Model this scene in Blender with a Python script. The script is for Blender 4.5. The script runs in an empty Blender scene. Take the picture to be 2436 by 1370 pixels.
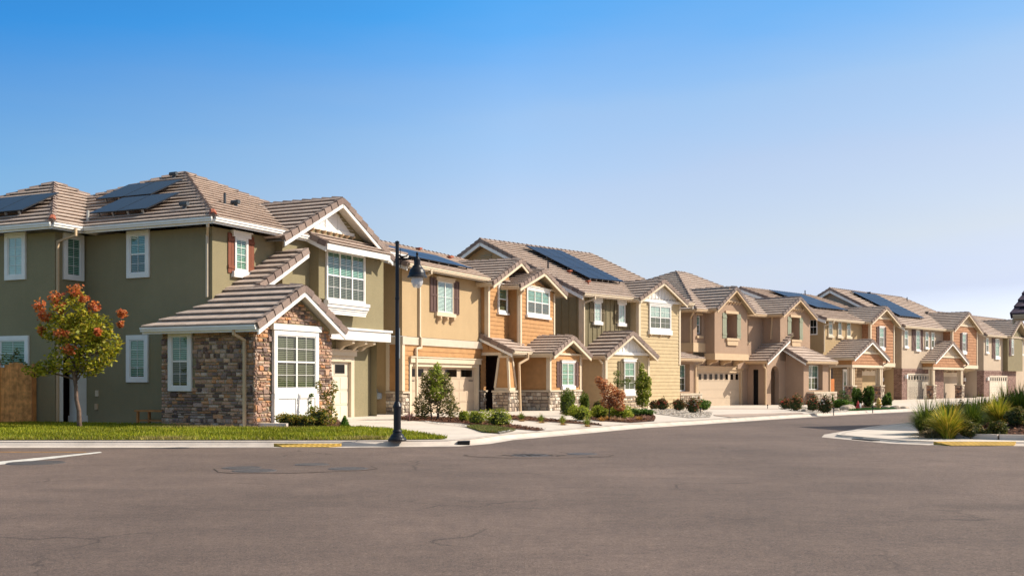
import bpy, bmesh, math, random
import numpy as np
from mathutils import Vector, Matrix
random.seed(7); RS = np.random.RandomState(11)
S = bpy.context.scene
col = S.collection
# ------------------------------------------------------------------ camera
FPX, CX, HY, CZ = 2618., 1218., 907., 1.5
cd = bpy.data.cameras.new('camera'); cam = bpy.data.objects.new('camera', cd); col.objects.link(cam)
cam.location = (0, 0, CZ); cam.rotation_euler = (math.radians(90), 0, 0)
cd.sensor_width = 36; cd.lens = 36*FPX/2436; cd.shift_y = 222/2436; cd.clip_end = 6000
S.camera = cam
# ------------------------------------------------------------------ sky, sun, exposure
SUN_AZ = (0.993, 0.116); SUN_EL = math.radians(36)
w = bpy.data.worlds.new("World"); S.world = w; w.use_nodes = True
nt = w.node_tree; nt.nodes.clear()
wo = nt.nodes.new('ShaderNodeOutputWorld'); bg = nt.nodes.new('ShaderNodeBackground')
sk = nt.nodes.new('ShaderNodeTexSky'); sk.sky_type = 'NISHITA'; sk.sun_disc = False
sk.sun_elevation = SUN_EL; sk.sun_rotation = math.atan2(SUN_AZ[0], SUN_AZ[1])
sk.air_density = 1.0; sk.dust_density = 1.2; sk.ozone_density = 2.5; sk.altitude = 0
tc = nt.nodes.new('ShaderNodeTexCoord'); sep = nt.nodes.new('ShaderNodeSeparateXYZ')
nt.links.new(tc.outputs['Generated'], sep.inputs[0])
ramp = nt.nodes.new('ShaderNodeValToRGB')      # clear sky tint by height; unseen part overhead boosted warm as added fill light
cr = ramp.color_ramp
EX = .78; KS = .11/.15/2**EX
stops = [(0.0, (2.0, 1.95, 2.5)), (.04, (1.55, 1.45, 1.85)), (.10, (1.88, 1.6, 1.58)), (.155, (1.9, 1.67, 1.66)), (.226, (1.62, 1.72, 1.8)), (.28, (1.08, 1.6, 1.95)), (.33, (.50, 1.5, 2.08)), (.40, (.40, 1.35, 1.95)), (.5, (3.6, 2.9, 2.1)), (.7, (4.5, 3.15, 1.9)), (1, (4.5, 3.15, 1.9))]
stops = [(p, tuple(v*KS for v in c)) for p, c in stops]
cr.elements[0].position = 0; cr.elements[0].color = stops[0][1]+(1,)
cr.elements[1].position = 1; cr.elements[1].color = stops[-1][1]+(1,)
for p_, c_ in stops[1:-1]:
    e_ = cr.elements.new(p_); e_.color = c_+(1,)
dx_ = nt.nodes.new('ShaderNodeMath'); dx_.operation = 'MULTIPLY_ADD'; dx_.inputs[1].default_value = -.10
nt.links.new(sep.outputs['X'], dx_.inputs[0]); nt.links.new(sep.outputs['Z'], dx_.inputs[2])
cm = nt.nodes.new('ShaderNodeMapping'); cm.inputs['Scale'].default_value = (1.3, 1.3, 7); cm.inputs['Rotation'].default_value = (0, .12, 0); nt.links.new(tc.outputs['Generated'], cm.inputs[0])
cn = nt.nodes.new('ShaderNodeTexNoise'); cn.inputs['Scale'].default_value = 1.6; cn.inputs['Detail'].default_value = 5; cn.inputs['Roughness'].default_value = .5; nt.links.new(cm.outputs[0], cn.inputs['Vector'])
ca_ = nt.nodes.new('ShaderNodeMath'); ca_.operation = 'MULTIPLY_ADD'; ca_.inputs[1].default_value = -.10; ca_.inputs[2].default_value = .05; nt.links.new(cn.outputs['Fac'], ca_.inputs[0])   # thin uneven haze
cb_ = nt.nodes.new('ShaderNodeMath'); cb_.operation = 'ADD'; nt.links.new(ca_.outputs[0], cb_.inputs[0]); nt.links.new(dx_.outputs[0], cb_.inputs[1])
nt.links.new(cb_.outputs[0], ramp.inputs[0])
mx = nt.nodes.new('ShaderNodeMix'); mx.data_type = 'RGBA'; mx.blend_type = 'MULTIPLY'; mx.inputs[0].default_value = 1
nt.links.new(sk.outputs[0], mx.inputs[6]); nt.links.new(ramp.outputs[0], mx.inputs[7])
side = nt.nodes.new('ShaderNodeValToRGB'); mr = nt.nodes.new('ShaderNodeMath'); mr.operation = 'MULTIPLY_ADD'; mr.inputs[1].default_value = .55; mr.inputs[2].default_value = .5
nt.links.new(sep.outputs['X'], mr.inputs[0]); nt.links.new(mr.outputs[0], side.inputs[0])
side.color_ramp.elements[0].position = .27; side.color_ramp.elements[0].color = (.55, .72, .82, 1)
side.color_ramp.elements[1].position = .73; side.color_ramp.elements[1].color = (.9, .87, .82, 1)
e_ = side.color_ramp.elements.new(.5); e_.color = (1, 1, 1, 1); e_ = side.color_ramp.elements.new(.9); e_.color = (.5, .5, .5, 1)
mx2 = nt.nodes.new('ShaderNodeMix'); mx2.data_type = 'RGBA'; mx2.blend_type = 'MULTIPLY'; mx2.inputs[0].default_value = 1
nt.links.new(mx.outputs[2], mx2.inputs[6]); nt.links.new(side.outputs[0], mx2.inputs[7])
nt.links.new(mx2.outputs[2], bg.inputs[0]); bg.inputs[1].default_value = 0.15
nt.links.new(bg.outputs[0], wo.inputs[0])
sd = bpy.data.lights.new('sun', 'SUN'); so = bpy.data.objects.new('sun', sd); col.objects.link(so)
sd.energy = 3.8; sd.angle = math.radians(.5); sd.color = (1, .91, .78)
sdir = Vector((SUN_AZ[0]*math.cos(SUN_EL), SUN_AZ[1]*math.cos(SUN_EL), math.sin(SUN_EL)))
so.rotation_euler = sdir.to_track_quat('Z', 'Y').to_euler(); so.location = (40, 0, 40)
S.view_settings.view_transform = 'Standard'; S.view_settings.look = 'None'
S.view_settings.exposure = EX; S.view_settings.gamma = 1
# ------------------------------------------------------------------ frames: points of the street measured on the ground
def unit(x, y):
    l = math.hypot(x, y); return (x/l, y/l)
UA = unit(1242, 2618); UB = unit(2432, 2618)
class Fr:
    """house frame: a runs along the street, b out towards the street, z up"""
    def __init__(s, O, U): s.O = O; s.U = U; s.N = (U[1], -U[0])
    def loc(s, X, Y):
        d = (X-s.O[0], Y-s.O[1]); return (d[0]*s.U[0]+d[1]*s.U[1], d[0]*s.N[0]+d[1]*s.N[1])
    def w(s, a, b): return (s.O[0]+a*s.U[0]+b*s.N[0], s.O[1]+a*s.U[1]+b*s.N[1])
    def n(s, px, py, b):
        t = (px-CX)/FPX; Y = (b+s.O[0]*s.N[0]+s.O[1]*s.N[1])/(t*s.N[0]+s.N[1])
        return s.loc(t*Y, Y)[0], CZ+(HY-py)*Y/FPX
    def u(s, px, py, a):
        t = (px-CX)/FPX; Y = (a+s.O[0]*s.U[0]+s.O[1]*s.U[1])/(t*s.U[0]+s.U[1])
        return s.loc(t*Y, Y)[1], CZ+(HY-py)*Y/FPX
    def rn(s, x0, x1, yt, yb, b):
        xm = (x0+x1)/2; return (s.n(x0, yt, b)[0], s.n(x1, yt, b)[0], s.n(xm, yb, b)[1], s.n(xm, yt, b)[1])
    def ru(s, x0, x1, yt, yb, a):
        xm = (x0+x1)/2; return (s.u(x0, yt, a)[0], s.u(x1, yt, a)[0], s.u(xm, yb, a)[1], s.u(xm, yt, a)[1])
def frame(px, D, U): return Fr(((px-CX)/FPX*D, D), U)
def at(px, py, z=0.):
    Y = (CZ-z)*FPX/(py-HY); return ((px-CX)/FPX*Y, Y)
def sst(e0, e1, x):
    t = min(1, max(0, (x-e0)/(e1-e0))); return t*t*(3-2*t)
def gz(X, Y): return .12-.32*sst(48, 74, Y)+.12*sst(86, 100, Y)
# ------------------------------------------------------------------ materials
M = {}
def nodes(name):
    m = bpy.data.materials.new(name); m.use_nodes = True; t = m.node_tree
    return m, t, t.nodes['Principled BSDF'], t.nodes.new, t.links.new
def c4(c): return tuple(c)+(1,) if len(c) == 3 else c
def mixc(t, f, a, b, mode='MIX'):
    n = t.nodes.new('ShaderNodeMix'); n.data_type = 'RGBA'; n.blend_type = mode
    for i, v in ((0, f), (6, a), (7, b)):
        if hasattr(v, 'links'): t.links.new(v, n.inputs[i])
        elif i == 0: n.inputs[0].default_value = v
        else: n.inputs[i].default_value = c4(v)
    return n.outputs[2]
def noise(t, coord, scale, detail=3, rough=.55):
    n = t.nodes.new('ShaderNodeTexNoise'); n.inputs['Scale'].default_value = scale
    n.inputs['Detail'].default_value = detail; n.inputs['Roughness'].default_value = rough
    t.links.new(coord, n.inputs['Vector']); return n.outputs['Fac']
def rampn(t, f, p0, p1, c0=(0, 0, 0), c1=(1, 1, 1)):
    n = t.nodes.new('ShaderNodeValToRGB'); t.links.new(f, n.inputs[0])
    n.color_ramp.elements[0].position = p0; n.color_ramp.elements[0].color = c4(c0)
    n.color_ramp.elements[1].position = p1; n.color_ramp.elements[1].color = c4(c1); return n.outputs[0]
def bump(t, b, h, dist=.02, strg=1.):
    n = t.nodes.new('ShaderNodeBump'); n.inputs['Distance'].default_value = dist; n.inputs['Strength'].default_value = strg
    t.links.new(h, n.inputs['Height']); t.links.new(n.outputs[0], b.inputs['Normal'])
def mapped(t, out, sx, sy, sz=1):
    n = t.nodes.new('ShaderNodeMapping'); n.inputs['Scale'].default_value = (sx, sy, sz); t.links.new(out, n.inputs[0]); return n.outputs[0]
def plain(name, c, rough=.6, var=.12, ns=3., bs=40., bd=.003, spec=.3, metal=0.):
    m, t, b, N, L = nodes(name); g = N('ShaderNodeTexCoord').outputs['Object']
    f = noise(t, g, ns, 4)
    o = mixc(t, rampn(t, f, .35, .7), [v*(1-var) for v in c], [v*(1+var) for v in c])
    L(o, b.inputs['Base Color']); b.inputs['Roughness'].default_value = rough
    b.inputs['Specular IOR Level'].default_value = spec; b.inputs['Metallic'].default_value = metal
    if bd: bump(t, b, noise(t, g, bs, 3), bd)
    M[name] = m; return m
def stucco(name, c):
    m, t, b, N, L = nodes(name); g = N('ShaderNodeTexCoord').outputs['Object']
    big = rampn(t, noise(t, g, .7, 5, .65), .3, .72); fine = noise(t, g, 38, 3)
    st = rampn(t, noise(t, mapped(t, g, 5, 5, .35), 1.0, 5, .6), .52, .75)
    o = mixc(t, big, [v*.90 for v in c], [v*1.08 for v in c])
    o = mixc(t, rampn(t, fine, .35, .65), o, mixc(t, .5, o, [v*.72 for v in c]))
    o = mixc(t, mixc(t, .10, (0, 0, 0), st), o, [min(1, v*1.35) for v in c])
    L(o, b.inputs['Base Color']); b.inputs['Roughness'].default_value = .9; b.inputs['Specular IOR Level'].default_value = .15
    bump(t, b, fine, .012, 1.); M[name] = m
def attr(name, rough=.7, spec=.2, bs=30, bd=.004, trans=0.):
    m, t, b, N, L = nodes(name); a = N('ShaderNodeAttribute'); a.attribute_name = 'Col'
    g = N('ShaderNodeTexCoord').outputs['Object']
    f = rampn(t, noise(t, g, bs, 4), .3, .7, (.78, .78, .78), (1.15, 1.15, 1.15))
    o = mixc(t, 1., a.outputs['Color'], f, 'MULTIPLY'); L(o, b.inputs['Base Color'])
    b.inputs['Roughness'].default_value = rough; b.inputs['Specular IOR Level'].default_value = spec
    if bd: bump(t, b, noise(t, g, bs, 3), bd)
    if trans:
        tr = N('ShaderNodeBsdfTranslucent'); L(o, tr.inputs[0]); ms = N('ShaderNodeMixShader'); ms.inputs[0].default_value = trans
        L(b.outputs[0], ms.inputs[1]); L(tr.outputs[0], ms.inputs[2]); L(ms.outputs[0], t.nodes['Material Output'].inputs[0])
    M[name] = m
def brick(name, c1, c2, mortar, bw, bh, ms=.008, rough=.85, bd=.01, off=.5, var=.25, sq=1.):
    m, t, b, N, L = nodes(name); uv = N('ShaderNodeUVMap').outputs[0]
    n = N('ShaderNodeTexBrick'); L(uv, n.inputs[0]); n.offset = off
    n.inputs['Color1'].default_value = c4(c1); n.inputs['Color2'].default_value = c4(c2); n.inputs['Mortar'].default_value = c4(mortar)
    n.inputs['Scale'].default_value = 1; n.inputs['Brick Width'].default_value = bw; n.inputs['Row Height'].default_value = bh
    n.inputs['Mortar Size'].default_value = ms; n.inputs['Bias'].default_value = 0
    f = noise(t, mapped(t, uv, 1, 1), 2.3, 5, .7)
    o = mixc(t, 1., n.outputs['Color'], rampn(t, f, .3, .72, (1-var,)*3, (1+var*.6,)*3), 'MULTIPLY')
    L(o, b.inputs['Base Color']); b.inputs['Roughness'].default_value = rough; b.inputs['Specular IOR Level'].default_value = .2
    inv = N('ShaderNodeMath'); inv.operation = 'SUBTRACT'; inv.inputs[0].default_value = 1; L(n.outputs['Fac'], inv.inputs[1])
    bump(t, b, inv.outputs[0], bd); M[name] = m
def hexc(r, g, b):
    f = lambda v: ((v/255+.055)/1.055)**2.4 if v > 10 else v/255/12.92
    return (f(r), f(g), f(b))
stucco('stucco_olive', (.275, .235, .140)); stucco('stucco_tan', (.48, .345, .195)); stucco('stucco_taupe', (.39, .27, .19))
stucco('stucco_sand', (.44, .32, .18)); stucco('stucco_grey', (.50, .40, .30))
plain('white_trim', (.78, .76, .72), .5, .04); plain('cream_trim', (.62, .515, .375), .55, .05); plain('tan_trim', (.55, .40, .25), .6, .05)
plain('pale_trim', (.56, .48, .38), .55, .05)
plain('orange_siding', (.43, .23, .092), .7, .10); plain('yellow_siding', (.50, .385, .22), .7, .07)
plain('green_board', (.20, .165, .09), .7, .06); plain('brown_shutter', (.10, .055, .045), .6, .08); plain('red_shutter', (.20, .062, .030), .6, .1)
plain('olive_shutter', (.15, .115, .062), .6, .06); plain('sage_shutter', (.25, .27, .19), .6, .06)
plain('garage_paint', (.50, .395, .285), .5, .03); plain('garage_white', (.66, .58, .46), .5, .03)
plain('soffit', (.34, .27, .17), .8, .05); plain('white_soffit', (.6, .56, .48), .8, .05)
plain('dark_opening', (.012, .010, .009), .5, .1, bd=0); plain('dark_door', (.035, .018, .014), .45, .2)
plain('black_metal', (.006, .007, .012), .38, .1, spec=.35, bd=0); plain('rail_metal', (.35, .34, .32), .4, .1, metal=.6)
plain('vent_grey', (.055, .065, .075), .5, .2); plain('terracotta', (.33, .10, .055), .8, .2); plain('pipe_pale', (.42, .41, .38), .5, .1)
plain('concrete', (.62, .56, .48), .85, .10, 1.2, 30, .003); plain('curb_concrete', (.53, .46, .40), .85, .14, 2.2, 30, .004)
plain('wood_fence', (.72, .36, .13), .8, .35, 5.); plain('orange_wood', (.50, .17, .045), .7, .2); plain('bench_wood', (.48, .20, .06), .6, .25)
plain('bark', (.15, .10, .075), .9, .3, 8, 50, .01); plain('dark_bark', (.07, .05, .04), .9, .3)
plain('mulch_base', (.085, .038, .022), .95, .5, 9, 30, .03); plain('gravel_pale', (.46, .41, .36), .9, .25, 14, 60, .02)
plain('line_white', (.60, .57, .52), .7, .25, 6.); plain('line_yellow', (.42, .22, .06), .8, .3, 6.)
plain('hydrant_yellow', (.62, .40, .11), .45, .12); plain('red_paint', (.42, .03, .03), .4, .1); plain('meter_grey', (.28, .32, .35), .45, .12)
plain('stone_cap', (.52, .44, .33), .8, .12, 4.); plain('rock', (.42, .34, .26), .9, .25, 6, 12, .02)
plain('lawn_soil', (.16, .17, .012), .95, .5, 3.)
attr('stone_attr', .9, .15, 22, .02); attr('tile_attr', .8, .2, 20, .006)
attr('leaf', .55, .3, 3, 0, .45); attr('blade', .6, .25, 3, 0, .3); attr('chip', .9, .1, 40, 0)
brick('tile', (.54, .435, .365), (.44, .35, .295), (.22, .16, .135), .42, .42, .006, .85, .01, .5, .22)
brick('tile_dark', (.10, .075, .105), (.075, .055, .08), (.03, .02, .03), .34, .42, .008, .7, .015, .5, .2)
brick('brick_red', (.15, .07, .055), (.30, .18, .145), (.38, .31, .26), .26, .10, .010, .9, .01)
brick('shingle', (.44, .235, .13), (.38, .195, .105), (.20, .08, .035), .30, .26, .008, .85, .01, .5, .12)
brick('shingle_tan', (.30, .20, .115), (.27, .18, .10), (.12, .075, .04), .30, .26, .008, .85, .01, .5, .12)
brick('pavers', (.50, .38, .31), (.43, .33, .275), (.34, .27, .23), .30, .20, .01, .9, .004)
brick('tactile', (.66, .42, .09), (.62, .39, .08), (.42, .26, .06), .12, .12, .03, .7, .01, 0.)
def glass(name, tint, tr=.8):
    m, t, b, N, L = nodes(name); t.nodes.remove(b)
    f = N('ShaderNodeLayerWeight'); f.inputs[0].default_value = .5
    pw = N('ShaderNodeMath'); pw.operation = 'POWER'; pw.inputs[1].default_value = 4; L(f.outputs['Facing'], pw.inputs[0])
    mm = N('ShaderNodeMath'); mm.operation = 'MULTIPLY_ADD'; mm.inputs[1].default_value = .9; mm.inputs[2].default_value = .07; L(pw.outputs[0], mm.inputs[0])
    a = N('ShaderNodeBsdfTransparent'); a.inputs[0].default_value = c4(tint)
    g = N('ShaderNodeBsdfGlossy'); g.inputs['Roughness'].default_value = .02; g.inputs[0].default_value = (.9, .95, 1, 1) if 'dark' not in name else (.4, .43, .46, 1)
    s = N('ShaderNodeMixShader'); L(mm.outputs[0], s.inputs[0]); L(a.outputs[0], s.inputs[1]); L(g.outputs[0], s.inputs[2])
    L(s.outputs[0], t.nodes['Material Output'].inputs[0]); M[name] = m
glass('glass_teal', (.56, .78, .70)); glass('glass_clear', (.82, .94, .91)); glass('glass_screen', (.40, .43, .34)); glass('glass_dark', (.25, .30, .32)); 
plain('blind', (.72, .72, .66), .7, .05, bd=0); plain('blind_back', (.10, .11, .09), .8, .1, bd=0); plain('curtain', (.62, .64, .60), .8, .08, bd=0)
def globe():
    m, t, b, N, L = nodes('glass_globe'); b.inputs['Base Color'].default_value = (.85, .87, .9, 1); b.inputs['Roughness'].default_value = .12
    a = N('ShaderNodeBsdfTransparent'); q = N('ShaderNodeMixShader'); q.inputs[0].default_value = .55; L(a.outputs[0], q.inputs[1]); L(b.outputs[0], q.inputs[2]); L(q.outputs[0], t.nodes['Material Output'].inputs[0]); M['glass_globe'] = m
globe()
def solar():
    m, t, b, N, L = nodes('solar_cell'); uv = N('ShaderNodeUVMap').outputs[0]
    n = N('ShaderNodeTexBrick'); L(uv, n.inputs[0]); n.offset = 0
    n.inputs['Color1'].default_value = (.010, .014, .030, 1); n.inputs['Color2'].default_value = (.012, .017, .034, 1)
    n.inputs['Mortar'].default_value = (.05, .055, .07, 1); n.inputs['Brick Width'].default_value = .16; n.inputs['Row Height'].default_value = .16; n.inputs['Mortar Size'].default_value = .004; n.inputs['Scale'].default_value = 1
    L(n.outputs['Color'], b.inputs['Base Color']); b.inputs['Roughness'].default_value = .3; b.inputs['Specular IOR Level'].default_value = .14; M['solar_cell'] = m
solar()
def asphalt():
    m, t, b, N, L = nodes('asphalt'); g = N('ShaderNodeTexCoord').outputs['Object']
    c = (.142, .105, .087)
    o = mixc(t, rampn(t, noise(t, g, .16, 6, .62), .36, .66), [v*.76 for v in c], [v*1.18 for v in c])
    o = mixc(t, mixc(t, .55, (0, 0, 0), rampn(t, noise(t, mapped(t, g, .5, 2.0), .5, 5, .7), .55, .72)), o, [v*.66 for v in c])
    o = mixc(t, 1., o, rampn(t, noise(t, g, 9, 3, .7), .3, .7, (.80, .80, .81), (1.2, 1.19, 1.17)), 'MULTIPLY')
    for cx, cy, rx, ry, amt in ((5.9, 13.2, 1.5, .55, .55), (-5.9, 15.2, 1.1, .5, .35), (-3.4, 12.2, 2.2, .5, .3), (1.6, 11.4, .5, .35, .3)):     # spilled oil, worn patches
        mp = N('ShaderNodeMapping'); mp.inputs['Location'].default_value = (-cx/rx, -cy/ry, 0); mp.inputs['Scale'].default_value = (1/rx, 1/ry, 1); L(g, mp.inputs[0])
        ln = N('ShaderNodeVectorMath'); ln.operation = 'LENGTH'; L(mp.outputs[0], ln.inputs[0]); ad = N('ShaderNodeMath'); ad.operation = 'ADD'; L(ln.outputs['Value'], ad.inputs[0]); L(noise(t, g, 1.6, 6, .7), ad.inputs[1]); hf = N('ShaderNodeMath'); hf.operation = 'MULTIPLY'; hf.inputs[1].default_value = .5; L(ad.outputs[0], hf.inputs[0])
        o = mixc(t, mixc(t, amt, (0, 0, 0), rampn(t, hf.outputs[0], .42, .72, (1, 1, 1), (0, 0, 0))), o, [v*.55 for v in c])
    wv = N('ShaderNodeTexVoronoi'); wv.feature = 'DISTANCE_TO_EDGE'; wv.inputs['Scale'].default_value = .22; ng = N('ShaderNodeVectorMath'); ng.operation = 'ADD'; L(g, ng.inputs[0])
    n3 = N('ShaderNodeTexNoise'); n3.inputs['Scale'].default_value = .9; n3.inputs['Detail'].default_value = 5; L(g, n3.inputs['Vector']); L(n3.outputs['Color'], ng.inputs[1]); L(ng.outputs[0], wv.inputs['Vector'])
    crk = rampn(t, wv.outputs['Distance'], .002, .006, (1, 1, 1), (0, 0, 0)); o = mixc(t, mixc(t, 1., crk, rampn(t, noise(t, g, .35, 2), .52, .6), 'MULTIPLY'), o, [v*.45 for v in c])
    o = mixc(t, 1., o, rampn(t, noise(t, g, 1.1, 5, .75), .3, .7, (.84, .84, .85), (1.15, 1.14, 1.12)), 'MULTIPLY')
    sp = noise(t, g, 38, 4, .9)
    o = mixc(t, 1., o, rampn(t, sp, .34, .66, (.40, .40, .42), (1.6, 1.55, 1.5)), 'MULTIPLY')
    o = mixc(t, rampn(t, noise(t, g, 30, 2, .7), .67, .71), o, (.30, .25, .21))
    L(o, b.inputs['Base Color']); b.inputs['Roughness'].default_value = .78; b.inputs['Specular IOR Level'].default_value = .35
    bump(t, b, sp, .012, 1.); M['asphalt'] = m
asphalt()
def conc():
    m, t, b, N, L = nodes('paving'); g = N('ShaderNodeTexCoord').outputs['Object']
    c = (.61, .535, .46)
    o = mixc(t, rampn(t, noise(t, g, .8, 6, .65), .3, .7), [v*.86 for v in c], [v*1.06 for v in c])
    o = mixc(t, mixc(t, .35, (0, 0, 0), rampn(t, noise(t, g, 3.5, 5, .7), .55, .75)), o, (.36, .30, .24))
    L(o, b.inputs['Base Color']); b.inputs['Roughness'].default_value = .9; bump(t, b, noise(t, g, 40, 3), .004); M['paving'] = m
conc()
# ------------------------------------------------------------------ mesh helpers
def tag(o, label=None, cat=None, group=None, kind=None):
    if label: o['label'] = label
    if cat: o['category'] = cat
    if group: o['group'] = group
    if kind: o['kind'] = kind
    return o
def empty(name, loc, rz=0, **k):
    o = bpy.data.objects.new(name, None); o.location = loc; o.rotation_euler = (0, 0, rz); o.empty_display_size = .3
    col.objects.link(o); return tag(o, **k)
def link(name, me, parent=None, **k):
    o = bpy.data.objects.new(name, me); col.objects.link(o)
    if parent: o.parent = parent
    return tag(o, **k)
IDT = lambda a, b, z: (a, -b, z)
class MB:
    """collects faces given in house coordinates (a, b, z)"""
    def __init__(s, T=IDT): s.T = T; s.v = []; s.f = []; s.uv = []; s.mi = []; s.c = []; s.mats = []
    def mat(s, m):
        if m not in s.mats: s.mats.append(m)
        return s.mats.index(m)
    def face(s, pts, m, uv=None, c=None):
        P = [s.T(*p) for p in pts]; i = len(s.v); s.v += P; s.f.append(list(range(i, i+len(P))))
        if uv is None:
            a, b, d = Vector(P[0]), Vector(P[1]), Vector(P[2]); n = (b-a).cross(d-a)
            if n.length < 1e-9 and len(P) > 3: n = (d-a).cross(Vector(P[3])-a)
            ax = max(range(3), key=lambda k: abs(n[k]))
            uv = [((p[1], p[2]), (p[0], p[2]), (p[0], p[1]))[ax] for p in P]
        s.uv += [tuple(q) for q in uv]; s.mi.append(s.mat(m)); s.c += [c or (1, 1, 1)]*len(P)
    def hexa(s, q, m, c=None):      # q: 8 points, bottom 4 then top 4
        for f in ((3, 2, 1, 0), (4, 5, 6, 7), (0, 1, 5, 4), (1, 2, 6, 5), (2, 3, 7, 6), (3, 0, 4, 7)): s.face([q[i] for i in f], m, None, c)
    def box(s, a0, a1, b0, b1, z0, z1, m, c=None):
        s.hexa([(a0, b0, z0), (a1, b0, z0), (a1, b1, z0), (a0, b1, z0), (a0, b0, z1), (a1, b0, z1), (a1, b1, z1), (a0, b1, z1)], m, c)
    def obox(s, p, q, side, up, s0, s1, u0, u1, m, c=None):
        p, q, side, up = map(Vector, (p, q, side, up)); e = []
        for (x, y) in ((s0, u0), (s1, u0), (s1, u1), (s0, u1)): e.append((p+side*x+up*y, q+side*x+up*y))
        g = [e[0][0], e[1][0], e[1][1], e[0][1], e[3][0], e[2][0], e[2][1], e[3][1]]
        s.hexa([tuple(v) for v in g], m, c)
    def prism(s, poly, b0, b1, m):   # poly in (a,z), extruded along b
        s.face([(a, b1, z) for a, z in poly], m); s.face([(a, b0, z) for a, z in reversed(poly)], m)
        for i in range(len(poly)):
            p, q = poly[i], poly[(i+1) % len(poly)]; s.face([(p[0], b0, p[1]), (q[0], b0, q[1]), (q[0], b1, q[1]), (p[0], b1, p[1])], m)
    def tube(s, pts, r, m, n=8, c=None):
        rings = []; pts = [Vector(p) for p in pts]; rr = r if isinstance(r, (list, tuple)) else [r]*len(pts)
        for i, p in enumerate(pts):
            d = (pts[min(i+1, len(pts)-1)]-pts[max(i-1, 0)]).normalized(); x = d.cross(Vector((.13, .21, 1))) if abs(d.z) < .9 else d.cross(Vector((1, .1, 0)))
            x.normalize(); y = d.cross(x)
            rings.append([tuple(p+(x*math.cos(2*math.pi*k/n)+y*math.sin(2*math.pi*k/n))*rr[i]) for k in range(n)])
        for i in range(len(rings)-1):
            for k in range(n): s.face([rings[i][k], rings[i][(k+1) % n], rings[i+1][(k+1) % n], rings[i+1][k]], m, None, c)
        s.face(rings[0], m, None, c); s.face(rings[-1], m, None, c)
    def lathe(s, ctr, prof, m, n=20):
        for i in range(len(prof)-1):
            (r0, z0), (r1, z1) = prof[i], prof[i+1]
            for k in range(n):
                t0, t1 = 2*math.pi*k/n, 2*math.pi*(k+1)/n
                q = lambda r, z, t: (ctr[0]+r*math.cos(t), ctr[1]+r*math.sin(t), ctr[2]+z)
                if r0 < 1e-5: s.face([q(r0, z0, t0), q(r1, z1, t1), q(r1, z1, t0)], m)
                elif r1 < 1e-5: s.face([q(r0, z0, t0), q(r0, z0, t1), q(r1, z1, t0)], m)
                else: s.face([q(r0, z0, t0), q(r0, z0, t1), q(r1, z1, t1), q(r1, z1, t0)], m)
    def build(s, name, parent=None, smooth=False, weld=True, **k):
        if not s.f: return None
        me = bpy.data.meshes.new(name); me.from_pydata(s.v, [], s.f)
        ul = me.uv_layers.new(name='UVMap'); ul.data.foreach_set('uv', np.array(s.uv, dtype=np.float32).ravel())
        ca = me.color_attributes.new('Col', 'FLOAT_COLOR', 'CORNER'); cc = np.ones((len(s.c), 4), dtype=np.float32); cc[:, :3] = np.array(s.c); ca.data.foreach_set('color', cc.ravel())
        for m in s.mats: me.materials.append(M[m])
        me.polygons.foreach_set('material_index', s.mi)
        bm = bmesh.new(); bm.from_mesh(me)
        if weld: bmesh.ops.remove_doubles(bm, verts=bm.verts, dist=.0004)
        bmesh.ops.recalc_face_normals(bm, faces=bm.faces); bm.to_mesh(me); bm.free()
        if smooth: me.polygons.foreach_set('use_smooth', [True]*len(me.polygons))
        return link(name, me, parent, **k)
def clip(poly, d, lo, hi):
    for sgn, lim in ((1, lo), (-1, -hi)):
        out = []
        for i in range(len(poly)):
            p, q = poly[i], poly[(i+1) % len(poly)]; dp, dq = sgn*p.dot(d)-lim, sgn*q.dot(d)-lim
            if dp >= -1e-7: out.append(p)
            if (dp > 1e-7 and dq < -1e-7) or (dp < -1e-7 and dq > 1e-7): out.append(p+(q-p)*(dp/(dp-dq)))
        poly = out
        if len(poly) < 3: return []
    return poly
def courses(mb, poly, nrm, step, th, m, base=None, jit=0.):
    """lap a plane with overlapping courses, each lower edge standing th proud"""
    P = [Vector(p) for p in poly]; n = Vector(nrm).normalized(); up = (Vector((0, 0, 1))-n*n.z).normalized(); e = n.cross(up)
    ds = [p.dot(up) for p in P]; d0 = min(ds) if base is None else base; k = math.floor((min(ds)-d0)/step+1e-6)
    while d0+k*step < max(ds)-1e-4:
        lo, hi = d0+k*step, d0+(k+1)*step; q = clip(P, up, lo, hi)
        if len(q) >= 3:
            off = [n*(th*(1-(p.dot(up)-lo)/step)+.002) for p in q]; T = [p+o for p, o in zip(q, off)]
            mb.face([tuple(p) for p in T], m, [(p.dot(e), (p.dot(up)-d0)+.0001) for p in q])
            for i in range(len(q)):
                j = (i+1) % len(q)
                if abs(q[i].dot(up)-lo) < 1e-4 and abs(q[j].dot(up)-lo) < 1e-4:
                    if th < .05: mb.face([tuple(q[i]-n*.004), tuple(q[j]-n*.004), tuple(T[j]), tuple(T[i])], m); continue
                    U1, U2 = T[i]-n*.03, T[j]-n*.03; ov = up*.05      # butt edge of the tiles overhangs a gap
                    mb.face([tuple(T[i]), tuple(T[j]), tuple(T[j]-ov), tuple(T[i]-ov)], m); mb.face([tuple(T[i]-ov), tuple(T[j]-ov), tuple(U2-ov), tuple(U1-ov)], m); mb.face([tuple(U1-ov), tuple(U2-ov), tuple(U2), tuple(U1)], m)
                    mb.face([tuple(q[i]-n*.004), tuple(q[j]-n*.004), tuple(U2), tuple(U1)], m)
        k += 1
TS = .42; TT = .085
RAKE = [(.22, .165, .14), (.27, .205, .175), (.19, .14, .12), (.25, .185, .155)]
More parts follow.
